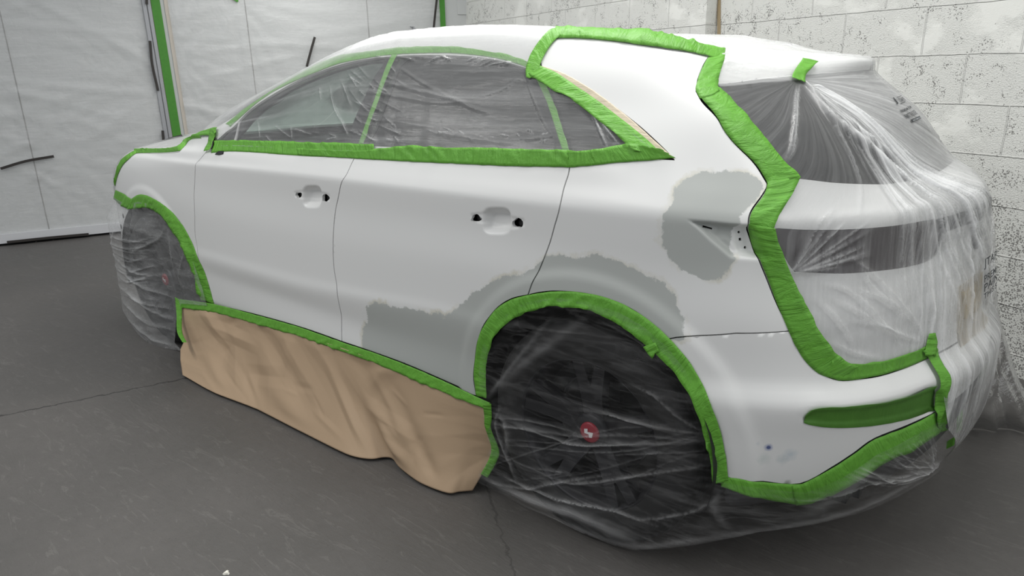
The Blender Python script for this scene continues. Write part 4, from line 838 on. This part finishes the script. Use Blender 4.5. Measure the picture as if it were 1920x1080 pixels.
for k in range(24):      # long shallow pleats over the roof
    t0 = rg.uniform(-2.2, .1); v0 = 1.42+.62*rg.uniform(0, 1)**1.2; L = rg.uniform(.5, 1.5); wf.append(([(t0, v0), (t0+L*.5, v0+rg.uniform(-.02, .05)), (t0+L, v0+rg.uniform(-.04, .08))], rg.uniform(.008, .016), rg.uniform(.002, .005), rg.uniform(.0, .3)))
for k in range(16):
    t0 = rg.uniform(-.1, .3); v0 = rg.uniform(1.40, 1.7); L = rg.uniform(.2, .6); a_ = rg.uniform(-.35, .25); wf.append(([(t0, v0), (t0+L*.5, v0+L*.5*a_), (t0+L, v0+L*a_)], .008, .004, .15))
RA, RB = -1.62, -3.55
def tent(V, W):
    W = W.copy(); k = (V[:, 0] > RB) & (V[:, 0] < RA) & (V[:, 1] > 1.36)
    A_ = surf(np.full(len(V), RA), V[:, 1], .01, False); B_ = surf(np.full(len(V), RB), V[:, 1], .01, False)
    s_ = np.clip((W[:, 0]-B_[:, 0])/(A_[:, 0]-B_[:, 0]), 0, 1); ch = B_[:, 2]*(1-s_)+A_[:, 2]*s_
    g_ = sst((V[:, 1]-1.36)/.14)*k; W[:, 2] += np.maximum(0, ch-W[:, 2])*g_*.92; return W
fA = sheet('masking_film', edgeA, FILM_TOP, .016, surf, lambda V: .006+0*V[:, 0], wf, mirror=True, post=tent, milk=lambda V: .55*sst((V[:, 1]-1.37)/.06), strk=lambda V: 1-.3*sst((V[:, 1]-1.37)/.06), fine=[((-2.05, .97, .12, 1.38), .0065)])
tag(fA, 'clear plastic film pulled over the roof, bonnet, windscreen and side windows of the white car', 'masking film', 'clear films masking the car')
# B: the sheet over tailgate and rear glass
G = BODY.px(1500, 152); G2 = BODY.px(1478, 512)
edgeB = np.vstack([T_((1560, 137), (1490, 142), (1420, 150), (1343, 160), (1352, 172), (1380, 208), (1412, 245), (1447, 288), (1478, 330), (1470, 352), (1442, 392), (1425, 424), (1436, 462), (1455, 512), (1480, 570), (1512, 632), (1545, 678), (1580, 695), (1640, 690), (1690, 676), (1735, 655)),
    T_((1757, 690), (1760, 740), (1756, 795), (1768, 835)), [(1.08, .10), (1.5, .09), (2.1, .12), (2.2, .6), (2.15, 1.0), (2.27, 1.35), (1.9, 1.36), (1.3, 1.36)]])
ff = fan(G, -82, -42, 22, .4, 1.0, 5, .006, .006, .6)+fan(G, -66, -40, 16, .6, 1.2, 6, .004, .006, 1.)+fan(G, -56, -44, 5, .8, 1.2, 66, .009, .008, .9)+fan(G, -40, -8, 12, .4, 1.1, 16, .005, .002, .25)+fan(G, -100, -84, 5, .12, .42, 8, .005, .007, .8)
g0 = T_((1500, 170))[0]
ff += [(T_((1503, 165), (1560, 230), (1640, 300), (1720, 365), (1760, 395)), .016, .014, .9), (T_((1508, 163), (1580, 235), (1650, 290), (1740, 360)), .010, .010, .7), (T_((1497, 165), (1490, 225), (1478, 300)), .006, .008, .9), (T_((1492, 165), (1485, 225), (1470, 300)), .004, .005, .6)]
ff += fan(G2, 0, 62, 13, .08, .24, 9, .004, .005, .7)
for p in ([(1560, 560), (1600, 580), (1650, 610), (1700, 640)], [(1540, 530), (1590, 545), (1640, 590), (1690, 650)], [(1600, 540), (1650, 560), (1700, 600)], [(1530, 560), (1570, 600), (1600, 650)], [(1610, 500), (1640, 545), (1690, 580)], [(1600, 600), (1660, 615), (1720, 640)], [(1560, 640), (1600, 660), (1650, 670)], [(1590, 480), (1640, 520), (1710, 600), (1728, 645)]): ff.append((T_(*p), .006, .006, .45))
for k in range(28):      # fall of the sheet below the spoiler line
    t0 = rg.uniform(.90, 1.9); kx = 1 if abs(t0-1.27) > .12 else .25; ff.append(([(t0, .9), (t0+rg.uniform(-.02, .03), .55), (t0+rg.uniform(-.05, .04), .12)], rg.uniform(.004, .009), rg.uniform(.002, .006)*kx, rg.uniform(.1, .7)*kx))
def angB(V): return np.degrees(np.arctan2(V[:, 1]-G[1], V[:, 0]-G[0]))
def uvB(V):
    v_ = np.maximum(V[:, 1], .86); a_ = np.arctan2(v_-G[1], V[:, 0]-G[0]+.02); r_ = np.hypot(V[:, 1]-G[1], V[:, 0]-G[0]); return np.stack([r_, a_*.55], 1)
def offB(V): return .006+.018*sst((.95-V[:, 1])/.3)*sst((V[:, 0]-.93)/.15)+.02*sst((.5-V[:, 1])/.3)*sst((V[:, 0]-.95)/.1)
def milkB(V):
    a_ = angB(V); up = sst((V[:, 1]-.84)/.08); return .50*sst((a_+44)/12)*up+.12*(1-up)*sst((V[:, 0]-.75)/.3)+.35*np.exp(-((a_+46)/7)**2)*up+.04*sst((V[:, 0]-1.02)/.15)*(1-up)
def strB(V):
    a_ = angB(V); up = sst((V[:, 1]-.84)/.08); s = .12+.88*sst((a_+86)/8)*(1-.68*sst((a_+42)/10)); low = .25+.5*sst((V[:, 0]-.78)/.25)*(1-.6*sst((V[:, 0]-1.08)/.08)*sst((V[:, 1]-.5)/.1)); return s*up+low*(1-up)
fB = sheet('masking_film', edgeB, FILM_REAR, .010, surfm, offB, ff, uvf=uvB, milk=milkB, strk=strB)
tag(fB, 'clear plastic film gathered in a fan of folds over the rear window and tailgate', 'masking film', 'clear films masking the car')
# C: film over the rear wheel and under the bumper
edgeC = stv([(903, 742), (900, 700), (904, 660), (914, 628), (932, 602), (956, 580), (985, 567), (1020, 560), (1055, 558), (1105, 565), (1160, 583), (1208, 610), (1252, 648), (1285, 690), (1310, 740), (1330, 795), (1343, 850), (1350, 900), (1380, 906), (1440, 914), (1508, 921), (1575, 894), (1640, 850), (1700, 820), (1752, 790),
    (1775, 790), (1772, 830), (1764, 862), (1757, 880), (1735, 897), (1700, 917), (1640, 947), (1570, 968), (1500, 983), (1420, 990), (1350, 1000), (1280, 1011), (1200, 1018), (1160, 1008), (1100, 985), (1050, 960), (1000, 940), (950, 913), (905, 892), (920, 862), (928, 835), (915, 800), (908, 765)])
fc = []
def C_(pts, w_=.006, h_=.006, op=.3): fc.append((stv(pts), w_, h_, op))
C_([(918, 742), (975, 690), (1040, 640), (1105, 592)], .020, .012, .22); C_([(915, 750), (960, 690), (1000, 640), (1040, 590)], .010, .008, .2)
C_([(920, 790), (1000, 805), (1080, 830), (1180, 832), (1320, 825)], .006, .009, .5); C_([(920, 800), (980, 800), (1080, 815), (1200, 815), (1325, 822)], .006, .007, .3); C_([(925, 780), (1010, 790), (1100, 815)], .004, .006, .35)
C_([(1070, 765), (1140, 775), (1220, 795), (1320, 812)], .006, .008, .4); C_([(1180, 718), (1230, 740), (1280, 785), (1322, 808)], .005, .007, .35); C_([(1030, 895), (1120, 898), (1220, 885), (1330, 868)], .006, .008, .5); C_([(925, 890), (1000, 905), (1060, 895), (1160, 885)], .006, .008, .4)
C_([(918, 885), (1010, 925), (1100, 955), (1200, 1000)], .022, .010, .7); C_([(960, 885), (1060, 925), (1150, 945), (1240, 975)], .006, .009, .8); C_([(1000, 940), (1100, 980), (1200, 1010), (1300, 1000), (1420, 985)], .012, .008, .4); C_([(1200, 965), (1290, 955), (1340, 930)], .005, .006, .4)
C_([(940, 760), (935, 800), (965, 860), (985, 900)], .007, .008, .35); C_([(925, 770), (950, 790), (960, 850)], .012, .008, .3); C_([(1350, 915), (1340, 950), (1370, 985)], .012, .008, .2)
C_([(1000, 870), (1060, 880), (1020, 885)], .004, .005, .3); C_([(975, 612), (1100, 625), (1200, 640)], .003, .003, .12); C_([(1110, 590), (1200, 640), (1270, 690)], .003, .003, .15)
for k in range(8):
    a0 = rg.uniform(560, 700); C_([(918+rg.uniform(0, 250), a0+rg.uniform(100, 250)), (1100+rg.uniform(-40, 100), a0+rg.uniform(120, 230)), (1320, 800+rg.uniform(-10, 60))], .0032, .0035, rg.uniform(.1, .35))
for k in range(34):      # gathers behind the bumper corner
    x = rg.uniform(1560, 1755); y = 885-(x-1560)*.40; e_ = rg.uniform(0, 1); C_([(x, y), ((x+1762)/2-8, y+12+e_*25), (1762-e_*40, 862+e_*30)], .003, .004, rg.uniform(.05, .4))
C_([(1440, 925), (1520, 935), (1620, 905), (1740, 870)], .004, .005, .3); C_([(1500, 965), (1600, 900), (1640, 850)], .03, .008, .25); C_([(1380, 992), (1500, 978), (1620, 945), (1755, 865)], .012, .007, .35)
def offC(V): return .007+.022*sst((.42-V[:, 1])/.35)*sst((.6-V[:, 0])/.2)+.012*sst((.3-V[:, 1])/.2)
fC = sheet('masking_film', edgeC, FILM_WH, .009, skirt, offC, fc, noise=.0025)
tag(fC, 'very clear crinkled film over the dark rear wheel and below the bumper', 'masking film', 'clear films masking the car')
# D: film over the front wheel and the front bumper corner
edgeD = stv([(214, 366), (240, 383), (262, 378), (292, 384), (318, 405), (342, 442), (363, 485), (382, 540), (392, 572), (345, 568), (338, 600), (338, 640), (350, 655), (335, 652), (308, 638), (285, 620), (268, 595), (256, 575), (252, 550), (242, 520), (232, 500), (222, 480), (215, 450), (207, 430), (207, 400)])
fd = []
def D_(pts, w_=.006, h_=.006, op=.3): fd.append((stv(pts), w_, h_, op))
for p, w_, op in [([(245, 388), (240, 420), (232, 460)], .012, .3), ([(250, 390), (265, 415), (268, 435)], .01, .15), ([(315, 425), (300, 450), (270, 470)], .008, .15), ([(318, 430), (325, 470), (330, 520)], .010, .2), ([(350, 470), (340, 510), (345, 540)], .008, .2),
    ([(235, 490), (270, 520), (310, 545), (332, 560)], .010, .6), ([(245, 525), (285, 560), (335, 600)], .010, .6), ([(250, 550), (290, 590), (335, 615)], .010, .5), ([(255, 545), (300, 565), (335, 580)], .008, .5), ([(262, 585), (300, 620), (345, 650)], .012, .6), ([(230, 470), (260, 500), (300, 515)], .006, .3)]: D_(p, w_, .010, op)
for k in range(14):
    y = rg.uniform(430, 520); D_([(226, y), (262, y+rg.uniform(6, 22)), (300, y+rg.uniform(-4, 18))], .005, .005, rg.uniform(.1, .4))
def offD(V): return .007+.02*sst((.45-V[:, 1])/.4)+.05*sst((-2.55-V[:, 0])/.25)*sst((.74-V[:, 1])/.1)
fD = sheet('masking_film', edgeD, FILM_FW, .012, skirt, offD, fd, noise=.003)
tag(fD, 'milky crinkled film wrapped over the front wheel and front bumper corner', 'masking film', 'clear films masking the car')
# E: the loose tail of film hanging to the floor behind the car
L0 = [((1838, 392), 1.0), ((1850, 470), .9), ((1838, 560), .8), ((1836, 650), .75), ((1826, 720), .7), ((1815, 805), .62)]
def hang():
    # rows from the top down: left and right traced edges, each with its own distance from the side wall
    rows = [((1850, 385), (1858, 380), .30, .30), ((1848, 440), (1866, 430), .22, .28), ((1842, 520), (1868, 520), .20, .30), ((1836, 590), (1874, 590), .20, .34), ((1832, 650), (1888, 640), .22, .42), ((1826, 710), (1906, 700), .26, .50), ((1820, 770), (1940, 765), .30, .60), ((1815, 803), (1965, 812), .0, .0)]
    nu, V, U = 40, [], []
    P = []
    for (a, b, y0, y1) in rows[:-1]: P.append((on(*a, 'y', y0), on(*b, 'y', y1)))
    a, b, _, _ = rows[-1]; P.append((on(*a, 'z', .004), on(*b, 'z', .004)))
    P = np.array(P); k = len(P); tt_ = np.linspace(0, k-1, 110); A_ = np.stack([pchip(np.arange(k), P[:, 0, c], tt_) for c in range(3)], 1); B_ = np.stack([pchip(np.arange(k), P[:, 1, c], tt_) for c in range(3)], 1)
    for i, (p, q_) in enumerate(zip(A_, B_)):
        for j in range(nu):
            f = j/(nu-1); X = p*(1-f)+q_*f; g_ = i/109; amp = .03*(.3+g_)*np.sin(PI*f)
            X = X+np.array([.7, -.6, 0])*(amp*(np.sin(f*13+g_*4)+.5*np.sin(f*29-g_*7))*.4+.012*vnoise(np.array([g_*17+f*6]), 3)[0]*np.sin(PI*f)); X[2] = max(X[2], .004); V.append(X); U.append((f*.6, g_*1.2))
    return obj('masking_film', V, grid_faces(nu, 110), FILM_HANG, uv=U, attr={'fold': np.zeros(len(V)), 'streak': np.ones(len(V))})
fE = hang(); tag(fE, 'loose crumpled tail of clear film hanging to the floor behind the car', 'masking film', 'clear films masking the car')

# ------------------------------------------------------- paper along the sill
KR = m_paper()
def paper():
    top = stv([(334, 571), (350, 575), (400, 581), (470, 600), (560, 625), (640, 650), (700, 672), (760, 696), (830, 727), (890, 752), (914, 765)])
    top = resamp(catm(top, 6), 230); Tp = skirt(top[:, 0], top[:, 1], .006)
    bt = resamp(catm(np.array([(342, 703), (400, 735), (480, 766), (560, 806), (640, 846), (672, 857), (700, 860), (722, 857), (738, 860), (752, 877), (790, 905), (838, 924), (862, 922), (886, 920)], float), 6), 230)
    Bt = np.array([on(x, y, 'z', .012) for x, y in bt])
    # the traced side edges push the ends of each row sideways
    R_ = [(914, 765), (913, 785), (918, 810), (928, 835), (922, 858), (905, 888), (886, 920)]; Lf = [(334, 571), (336, 600), (345, 640), (338, 655), (338, 675), (342, 703)]
    m = 80; V, U = [], []; rgp = np.random.default_rng(21)
    cre = []
    for k in range(46):
        c = (rgp.uniform(.0, 2.05), rgp.uniform(.02, .45)); a_ = rgp.uniform(-1.2, 1.5); L = rgp.uniform(.05, .26); cre.append((c, a_, L, L*rgp.uniform(.22, .4), rgp.choice([-1, 1])*L*rgp.uniform(.02, .055)))
    for i in range(230):
        f = i/229
        for j in range(m):
            g_ = j/(m-1); q_ = Tp[i]*(1-g_)+Bt[i]*g_; k = g_**1.8-g_; q_[:2] = Tp[i][:2]*(1-(g_+k*.75))+Bt[i][:2]*(g_+k*.75)
            V.append(q_); U.append((f*2.1, g_*.45))
    V = np.array(V); U = np.array(U); n = np.array([-.05, -.96, .28]); D = np.zeros(len(V))
    for c, a_, L, w_, h_ in cre:
        dx, dy = U[:, 0]-c[0], U[:, 1]-c[1]; s_ = dx*math.cos(a_)+dy*math.sin(a_); d_ = -dx*math.sin(a_)+dy*math.cos(a_)
        D += h_*np.maximum(0, 1-np.abs(d_)/w_)*np.clip(1-(s_/L)**2, 0, 1)
    g_ = U[:, 1]/.45; f = U[:, 0]/2.1; ed = sst(g_/.12)*(.25+.75*sst((1-g_)/.25)); D = D+.006*np.sin(f*11+g_*3.2)*np.sin(f*5+1)
    for cx, wd, hh in ((1.50, .06, .03), (1.72, .05, -.02), (.75, .12, .015), (.22, .06, .012)): D += hh*np.exp(-((U[:, 0]-cx-.25*(g_-.5))/wd)**2)*g_*sst((1-g_)/.15)
    V = V+n*(D*ed+.004)[:, None]
    # side edges
    def pull(rowf, pts, side_):
        pts = np.array(pts, float); s = np.linspace(0, 1, len(pts))
        for j in range(m):
            gg = j/(m-1); X = np.array([np.interp(gg, s, pts[:, 0]), np.interp(gg, s, pts[:, 1])]); k = (229 if side_ else 0)*m+j; p = V[k]; r_ = pray(*X); tdist = np.dot(p-CP, DV); tgt_ = CP+r_*tdist/np.dot(r_, DV); dd = tgt_-p
            for i in range(230):
                w_ = sst(1-(abs(i-(229 if side_ else 0))/40.)); V[i*m+j] += dd*w_*(1 if 0 < j < m-1 else .0 if j == 0 else 1)
    pull(None, R_, 1); pull(None, Lf, 0)
    V[:, 2] = np.maximum(V[:, 2], .003)
    o = obj('masking_paper', V, grid_faces(m, 230), KR, uv=U); so = o.modifiers.new('thickness', 'SOLIDIFY'); so.thickness = .0006; return o, V.reshape(230, m, 3)
pap, PV = paper(); tag(pap, 'creased brown kraft paper hanging from the door sills down to the floor', 'masking paper')

# ---------------------------------------------------------------- tapes
R = 'green tapes around the painted side'
tape('faded green tape seen through the film along the roof edge above the side windows', [(432, 238), (480, 195), (530, 163), (610, 129), (680, 111), (770, 101), (840, 100), (900, 105), (950, 114), (992, 128)], [(424, 233), (470, 190), (520, 156), (600, 119), (680, 99), (770, 89), (840, 88), (900, 94), (960, 106), (996, 118)], oa=.002, ob=.003, bump=.0008)
tape('faded green tape running down the black door pillar between the two side windows', [(735, 103), (703, 186), (672, 272)], [(745, 103), (712, 186), (681, 272)], oa=.0025, ob=.0025, bump=.0006)
tape('faded green tape sloping down the pillar in front of the small rear quarter window', [(1007, 150), (1025, 190), (1040, 235), (1057, 288)], [(1024, 157), (1038, 190), (1053, 235), (1071, 288)], oa=.0025, ob=.0025, bump=.0008)
tape('green tape along the top of the front door below the front side window', [(396, 287), (440, 284), (560, 292), (670, 297), (705, 300)], [(406, 266), (440, 265), (560, 268), (670, 271), (705, 273)], bump=.003)
tape('long green tape along the top of the rear door below the dark rear window', [(560, 291), (670, 298), (760, 303), (850, 307), (960, 312), (1066, 314)], [(560, 281), (670, 285), (760, 277), (850, 279), (960, 281), (1072, 286)], bump=.003, oa=.003, ob=.012)
tape('green tape along the bottom of the small quarter window, ending in a point', [(1064, 315), (1120, 310), (1200, 303), (1266, 297)], [(1068, 287), (1120, 285), (1180, 276), (1240, 283)], bump=.003, oa=.003, ob=.013)
tape('beige tape strip edging the rear quarter window beside the green tape', [(1018, 124), (1060, 139), (1110, 168), (1170, 213), (1220, 257), (1264, 297)], [(1012, 126), (1045, 140), (1090, 170), (1135, 203), (1180, 238), (1232, 292)], oa=.0012, ob=.002, mat=m_tape('beige_masking_tape', (.64, .56, .42), .97, .3), bump=.0008, group='beige tapes')
tape('wide green tape slanting down behind the rear quarter window', [(1014, 124), (1045, 138), (1090, 168), (1135, 200), (1180, 235), (1222, 270), (1240, 292)], [(990, 140), (1012, 154), (1035, 170), (1075, 190), (1110, 218), (1150, 250), (1190, 286)], bump=.004, oa=.003, ob=.012)
tape('short curved green tape from the roof down to the corner of the rear side window', [(1062, 66), (1048, 72), (1032, 89), (1021, 107), (1013, 128), (1010, 150)], [(1042, 56), (1028, 68), (1010, 88), (998, 108), (989, 132), (990, 150)], oa=.006, ob=.013, maxw=.06)
tape('twisted green tape running back along the roof edge above the rear pillar', [(1040, 73), (1100, 74), (1160, 80), (1200, 86), (1260, 95), (1300, 101), (1354, 113)], [(1040, 55), (1100, 58), (1200, 66), (1236, 69), (1262, 80), (1300, 90), (1357, 101)], bump=.004, oa=.004, ob=.018, maxw=.07)
tape('short green tape on the rear pillar below the roof beside the tailgate', [(1330, 105), (1318, 125), (1308, 150), (1304, 168), (1312, 186)], [(1357, 108), (1350, 130), (1344, 156), (1343, 166), (1346, 176)], bump=.004)
tape('green tape slanting down the rear pillar beside the rear window', [(1304, 166), (1320, 191), (1350, 231), (1400, 291), (1432, 332), (1440, 348)], [(1338, 164), (1362, 183), (1392, 217), (1430, 260), (1462, 302), (1496, 334)], bump=.003, oa=.002)
tape('green tape round the bend below the rear window at the tailgate edge', [(1438, 342), (1433, 363), (1413, 391), (1405, 412), (1406, 432)], [(1496, 333), (1482, 365), (1462, 400), (1448, 424), (1449, 434)], bump=.004, oa=.003)
tape('long green tape down the tailgate edge beside the smoked tail light', [(1403, 420), (1413, 456), (1436, 515), (1461, 580), (1490, 646), (1510, 678), (1536, 701), (1572, 714)], [(1446, 428), (1460, 465), (1480, 515), (1500, 560), (1530, 615), (1555, 652), (1578, 676), (1604, 684)], bump=.0035, ob=.015)
tape('green tape along the bottom edge of the tailgate above the bumper', [(1548, 706), (1572, 713), (1605, 712), (1650, 704), (1700, 689), (1738, 672)], [(1555, 673), (1580, 679), (1640, 678), (1690, 664), (1732, 646)], mat=TAPE, bump=.002, oa=.003)
tape('crumpled green tape running down over the bumper edge, with a stub on top', [(1722, 657), (1734, 673), (1750, 702), (1753, 740), (1749, 790), (1758, 806)], [(1744, 645), (1750, 670), (1767, 702), (1766, 740), (1762, 792), (1766, 800)], bump=.005, oa=.012, ob=.016)
tape('small upright tab of green tape sticking up from the tailgate corner', [(1734, 624), (1728, 645), (1726, 668)], [(1742, 622), (1745, 645), (1744, 668)], bump=.006, oa=.012, ob=.016)
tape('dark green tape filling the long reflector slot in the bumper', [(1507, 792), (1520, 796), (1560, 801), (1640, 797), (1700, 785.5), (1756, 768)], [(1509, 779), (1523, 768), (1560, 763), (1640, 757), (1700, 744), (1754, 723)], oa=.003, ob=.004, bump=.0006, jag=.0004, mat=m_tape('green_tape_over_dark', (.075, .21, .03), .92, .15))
tape('green tape from the rear wheel along the bottom of the bumper', [(1352, 892), (1385, 897), (1430, 903), (1500, 907), (1520, 902)], [(1352, 908), (1375, 916), (1430, 929), (1510, 937), (1540, 926)], bump=.002)
tape('green tape rising along the underside of the bumper towards its corner', [(1485, 910), (1505, 905), (1560, 876), (1600, 850), (1640, 822), (1700, 799), (1752, 772)], [(1490, 938), (1515, 935), (1570, 912), (1620, 884), (1660, 857), (1710, 835), (1758, 802)], bump=.004, oa=.003, ob=.014)
AO = [(893, 742), (889, 700), (893, 655), (908, 610), (930, 580), (960, 561), (1000, 551), (1045, 546), (1100, 549), (1161, 566), (1212, 595), (1256, 634), (1288, 671), (1312, 709), (1333, 757), (1350, 804), (1360, 850), (1366, 900)]
AI = [(916, 745), (914, 705), (917, 668), (927, 638), (948, 609), (978, 590), (1013, 578), (1050, 573), (1100, 579), (1148, 598), (1196, 630), (1240, 668), (1272, 706), (1298, 748), (1318, 798), (1330, 850), (1338, 900)]
tape('green tape up the front side of the rear wheel arch', AO[:7], AI[:7], bump=.005, ob=.008)
tape('green tape over the crown of the rear wheel arch', AO[5:11], AI[5:11], bump=.006, oa=.003, ob=.010)
tape('green tape down the rear side of the rear wheel arch, loose at its top end', AO[9:], AI[9:], bump=.006, oa=.004, ob=.012)
tape('torn flap of green tape hanging off the rear wheel arch tape', [(1210, 648), (1218, 660), (1226, 669)], [(1232, 640), (1238, 650), (1240, 656)], oa=.016, ob=.014, bump=.004)
tape('thin green tape along the door sills holding up the brown paper', [(333, 559), (350, 562), (400, 569), (470, 587), (560, 612), (640, 640), (700, 660), (760, 682), (830, 712), (893, 742), (921, 755)], [(334, 573), (350, 577), (400, 583), (470, 602), (560, 627), (640, 655), (700, 676), (760, 700), (830, 731), (908, 761), (919, 769)], fn=skirt, cast=SKIRT, oa=.004, ob=.012, bump=.003)
def edge_tape(label, k, w_, A, B):
    """tape on the paper's end edge, traced on the upright plane of the paper end"""
    n, m = 50, 5; V, U = [], []; a = resamp(catm(np.array(A, float), 6), n); b = resamp(catm(np.array(B, float), 6), n)
    E_ = resamp(PV[k], n)
    for i in range(n):
        dep = np.dot(E_[i]-CP, DV)
        for j in range(m):
            f = j/(m-1); x, y = a[i]*(1-f)+b[i]*f; r_ = pray(x, y); p = CP+r_*(dep-.035-.004*abs(vnoise(np.array([i*.5+j]), 4)[0]))/np.dot(r_, DV); p[2] = max(p[2], .004); V.append(p); U.append((i*.01, f*.04))
    o = obj('masking_tape', V, grid_faces(m, n), TAPE, uv=U); so = o.modifiers.new('thickness', 'SOLIDIFY'); so.thickness = .0004; tag(o, label, 'masking tape', R)
edge_tape('wavy green tape on the end of the brown paper beside the rear wheel', 229, .04, [(905, 757), (908, 780), (909, 800), (921, 838), (916, 862), (901, 889)], [(921, 757), (922, 785), (921, 805), (936, 845), (930, 868), (914, 896)])
edge_tape('green tape on the end of the brown paper beside the front wheel', 0, .04, [(328, 557), (331, 590), (332, 622), (342, 642)], [(342, 565), (341, 598), (342, 624), (350, 642)])
tape('crumpled green tape round the front wheel arch', [(240, 379), (262, 364.5), (291, 373.5), (322, 396.5), (347, 429), (370, 480), (391, 531), (403, 571)], [(243, 392), (258, 391), (284, 390), (306, 405), (326, 432), (346, 466), (366, 512), (381, 562)], bump=.006)
tape('short green tape from the front bumper corner to the front wheel arch', [(218, 356), (238, 367), (262, 381)], [(209, 371), (232, 387), (256, 392)], bump=.003, oa=.004, ob=.010)
tape('green tape along the bonnet edge above the front fender', [(378, 259.5), (359, 260.5), (351, 268), (340, 281), (329, 285), (290, 287), (253, 288)], [(377, 256), (357, 256), (344, 261), (336, 268.5), (315, 270), (290, 271), (259, 276)], bump=.003, maxw=.055, ob=.014)
tape('narrow green tape curving down the front edge of the fender beside the headlight', [(256, 288), (243, 298), (229, 313), (221, 331), (217, 350)], [(261, 276), (247, 285), (233, 298), (224, 313), (218, 329)], bump=.002, oa=.003, maxw=.04, ob=.012)
tape('stubby piece of green tape where the mirror was removed', [(376, 257), (398, 257), (408, 259)], [(376, 247), (396, 245), (411, 242)], bump=.003, oa=.010, ob=.012, smooth=False)
tape('green tape crossing the front corner of the front door window', [(386, 286), (395, 262), (399, 246)], [(398, 284), (406, 264), (411, 247)], bump=.003, oa=.012, ob=.014, smooth=False)
tape('square patch of green tape on the film at the top of the rear window', [(1501, 118), (1480, 154)], [(1528, 124), (1505, 164)], bump=.003, oa=.016, ob=.018, smooth=False)
# scraps of tape under the hanging film at the right
def scrap(label, pts, y):
    P = [on(px, py, 'y', y) for px, py in pts]; Q = [p+np.array([.004, .008, 0]) for p in P]; n = len(P)
    o = obj('masking_tape', P+Q, [tuple(range(n))[::-1], tuple(range(n, 2*n))]+[(i, (i+1) % n, n+(i+1) % n, n+i) for i in range(n)], TAPE, smooth=False, uv=[(p[0], p[2]) for p in P+Q]); tag(o, label, 'masking tape', R)
scrap('narrow green tape hanging edge-on behind the tailgate in the loose film', [(1837, 642), (1829, 660), (1827, 700), (1830, 722), (1834, 716), (1836, 690)], .30)
scrap('dark green tape edge low down at the far end of the bumper', [(1801, 752), (1795, 762), (1793, 812), (1800, 806), (1802, 780)], -.02)
scrap('small green tape tab at the lowest corner of the bumper film', [(1775, 828), (1788, 820), (1786, 836), (1774, 842)], -.10)
# printed marks on the film
INK = simple('film_print_ink', (.03, .035, .04), .6); INKL = simple('film_print_light', (.45, .47, .48), .6)
def printed(items, off, X, Y, parent):
    """lines of print stretched with the film: origin, width and height traced, laid on the film's own surface"""
    X, Y = np.array(X, float), np.array(Y, float)
    for s_, x0, y0, w_, h_, mat in items:
        q = BODYM.px(x0, y0); a_ = np.array(proj(surfm(*q))); J = np.stack([(np.array(proj(surfm(q[0]+.01, q[1])))-a_)/.01, (np.array(proj(surfm(q[0], q[1]+.01)))-a_)/.01], 1); Ji = np.linalg.inv(J)
        if s_ is None: V = np.array([(0, 0), (1, 0), (1, 1), (0, 1)], float); F = [(0, 1, 2, 3)]
        else:
            cu = bpy.data.curves.new('t', 'FONT'); cu.body = s_; cu.size = 1; cu.offset = .015; o = bpy.data.objects.new('t', cu); COL.objects.link(o); bpy.context.view_layer.update()
            me = bpy.data.meshes.new_from_object(o.evaluated_get(bpy.context.evaluated_depsgraph_get())); bpy.data.objects.remove(o)
            V = np.array([v_.co[:2] for v_ in me.vertices]); F = [tuple(p.vertices) for p in me.polygons]; V = (V-V.min(0))/np.ptp(V, axis=0)
        P = (V[:, :1]*w_)*X+(V[:, 1:]*h_)*Y; tvv = q+P@Ji.T; obj('film_print', surfm(tvv[:, 0], tvv[:, 1], off+(.001 if mat is INKL else 0)), F, mat, parent, smooth=False)
printed([('J', 1676, 201, 4.5, 15, INK), ('TAPE', 1683, 197, 11, 8, INK), (None, 1676.5, 188.5, 10, 1.1, INK), (None, 1683, 200, 11, 1.1, INK), ('PREMIUM FILM', 1684.5, 216, 26, 5.5, INK), ('PAINT THIS SIDE', 1694, 227.5, 27, 9.5, INK), (None, 1704, 233.5, 22, 5.5, INK), ('AUTOMOTIVE', 1705.5, 232, 19, 3.4, INKL)], .011, (.93, -.36), (-.62, -.80), fB)
q = BODYM.px(1812, 506)      # the second print, lower down on the hanging film
for s_, dv_, w_, h_ in (('JTAPE', 0, .15, .034), ('PREMIUM', -.040, .2, .022), ('PAINT', -.068, .18, .024), ('THIS SIDE', -.094, .2, .020)):
    cu = bpy.data.curves.new('t', 'FONT'); cu.body = s_; cu.size = 1; cu.offset = .015; o = bpy.data.objects.new('t', cu); COL.objects.link(o); bpy.context.view_layer.update()
    me = bpy.data.meshes.new_from_object(o.evaluated_get(bpy.context.evaluated_depsgraph_get())); bpy.data.objects.remove(o)
    V = np.array([v_.co[:2] for v_ in me.vertices]); F = [tuple(p.vertices) for p in me.polygons]; V = (V-V.min(0))/np.ptp(V, axis=0)
    obj('film_print', surfm(q[0]+V[:, 0]*w_, q[1]+dv_+V[:, 1]*h_, .044), F, INK, fB, smooth=False)
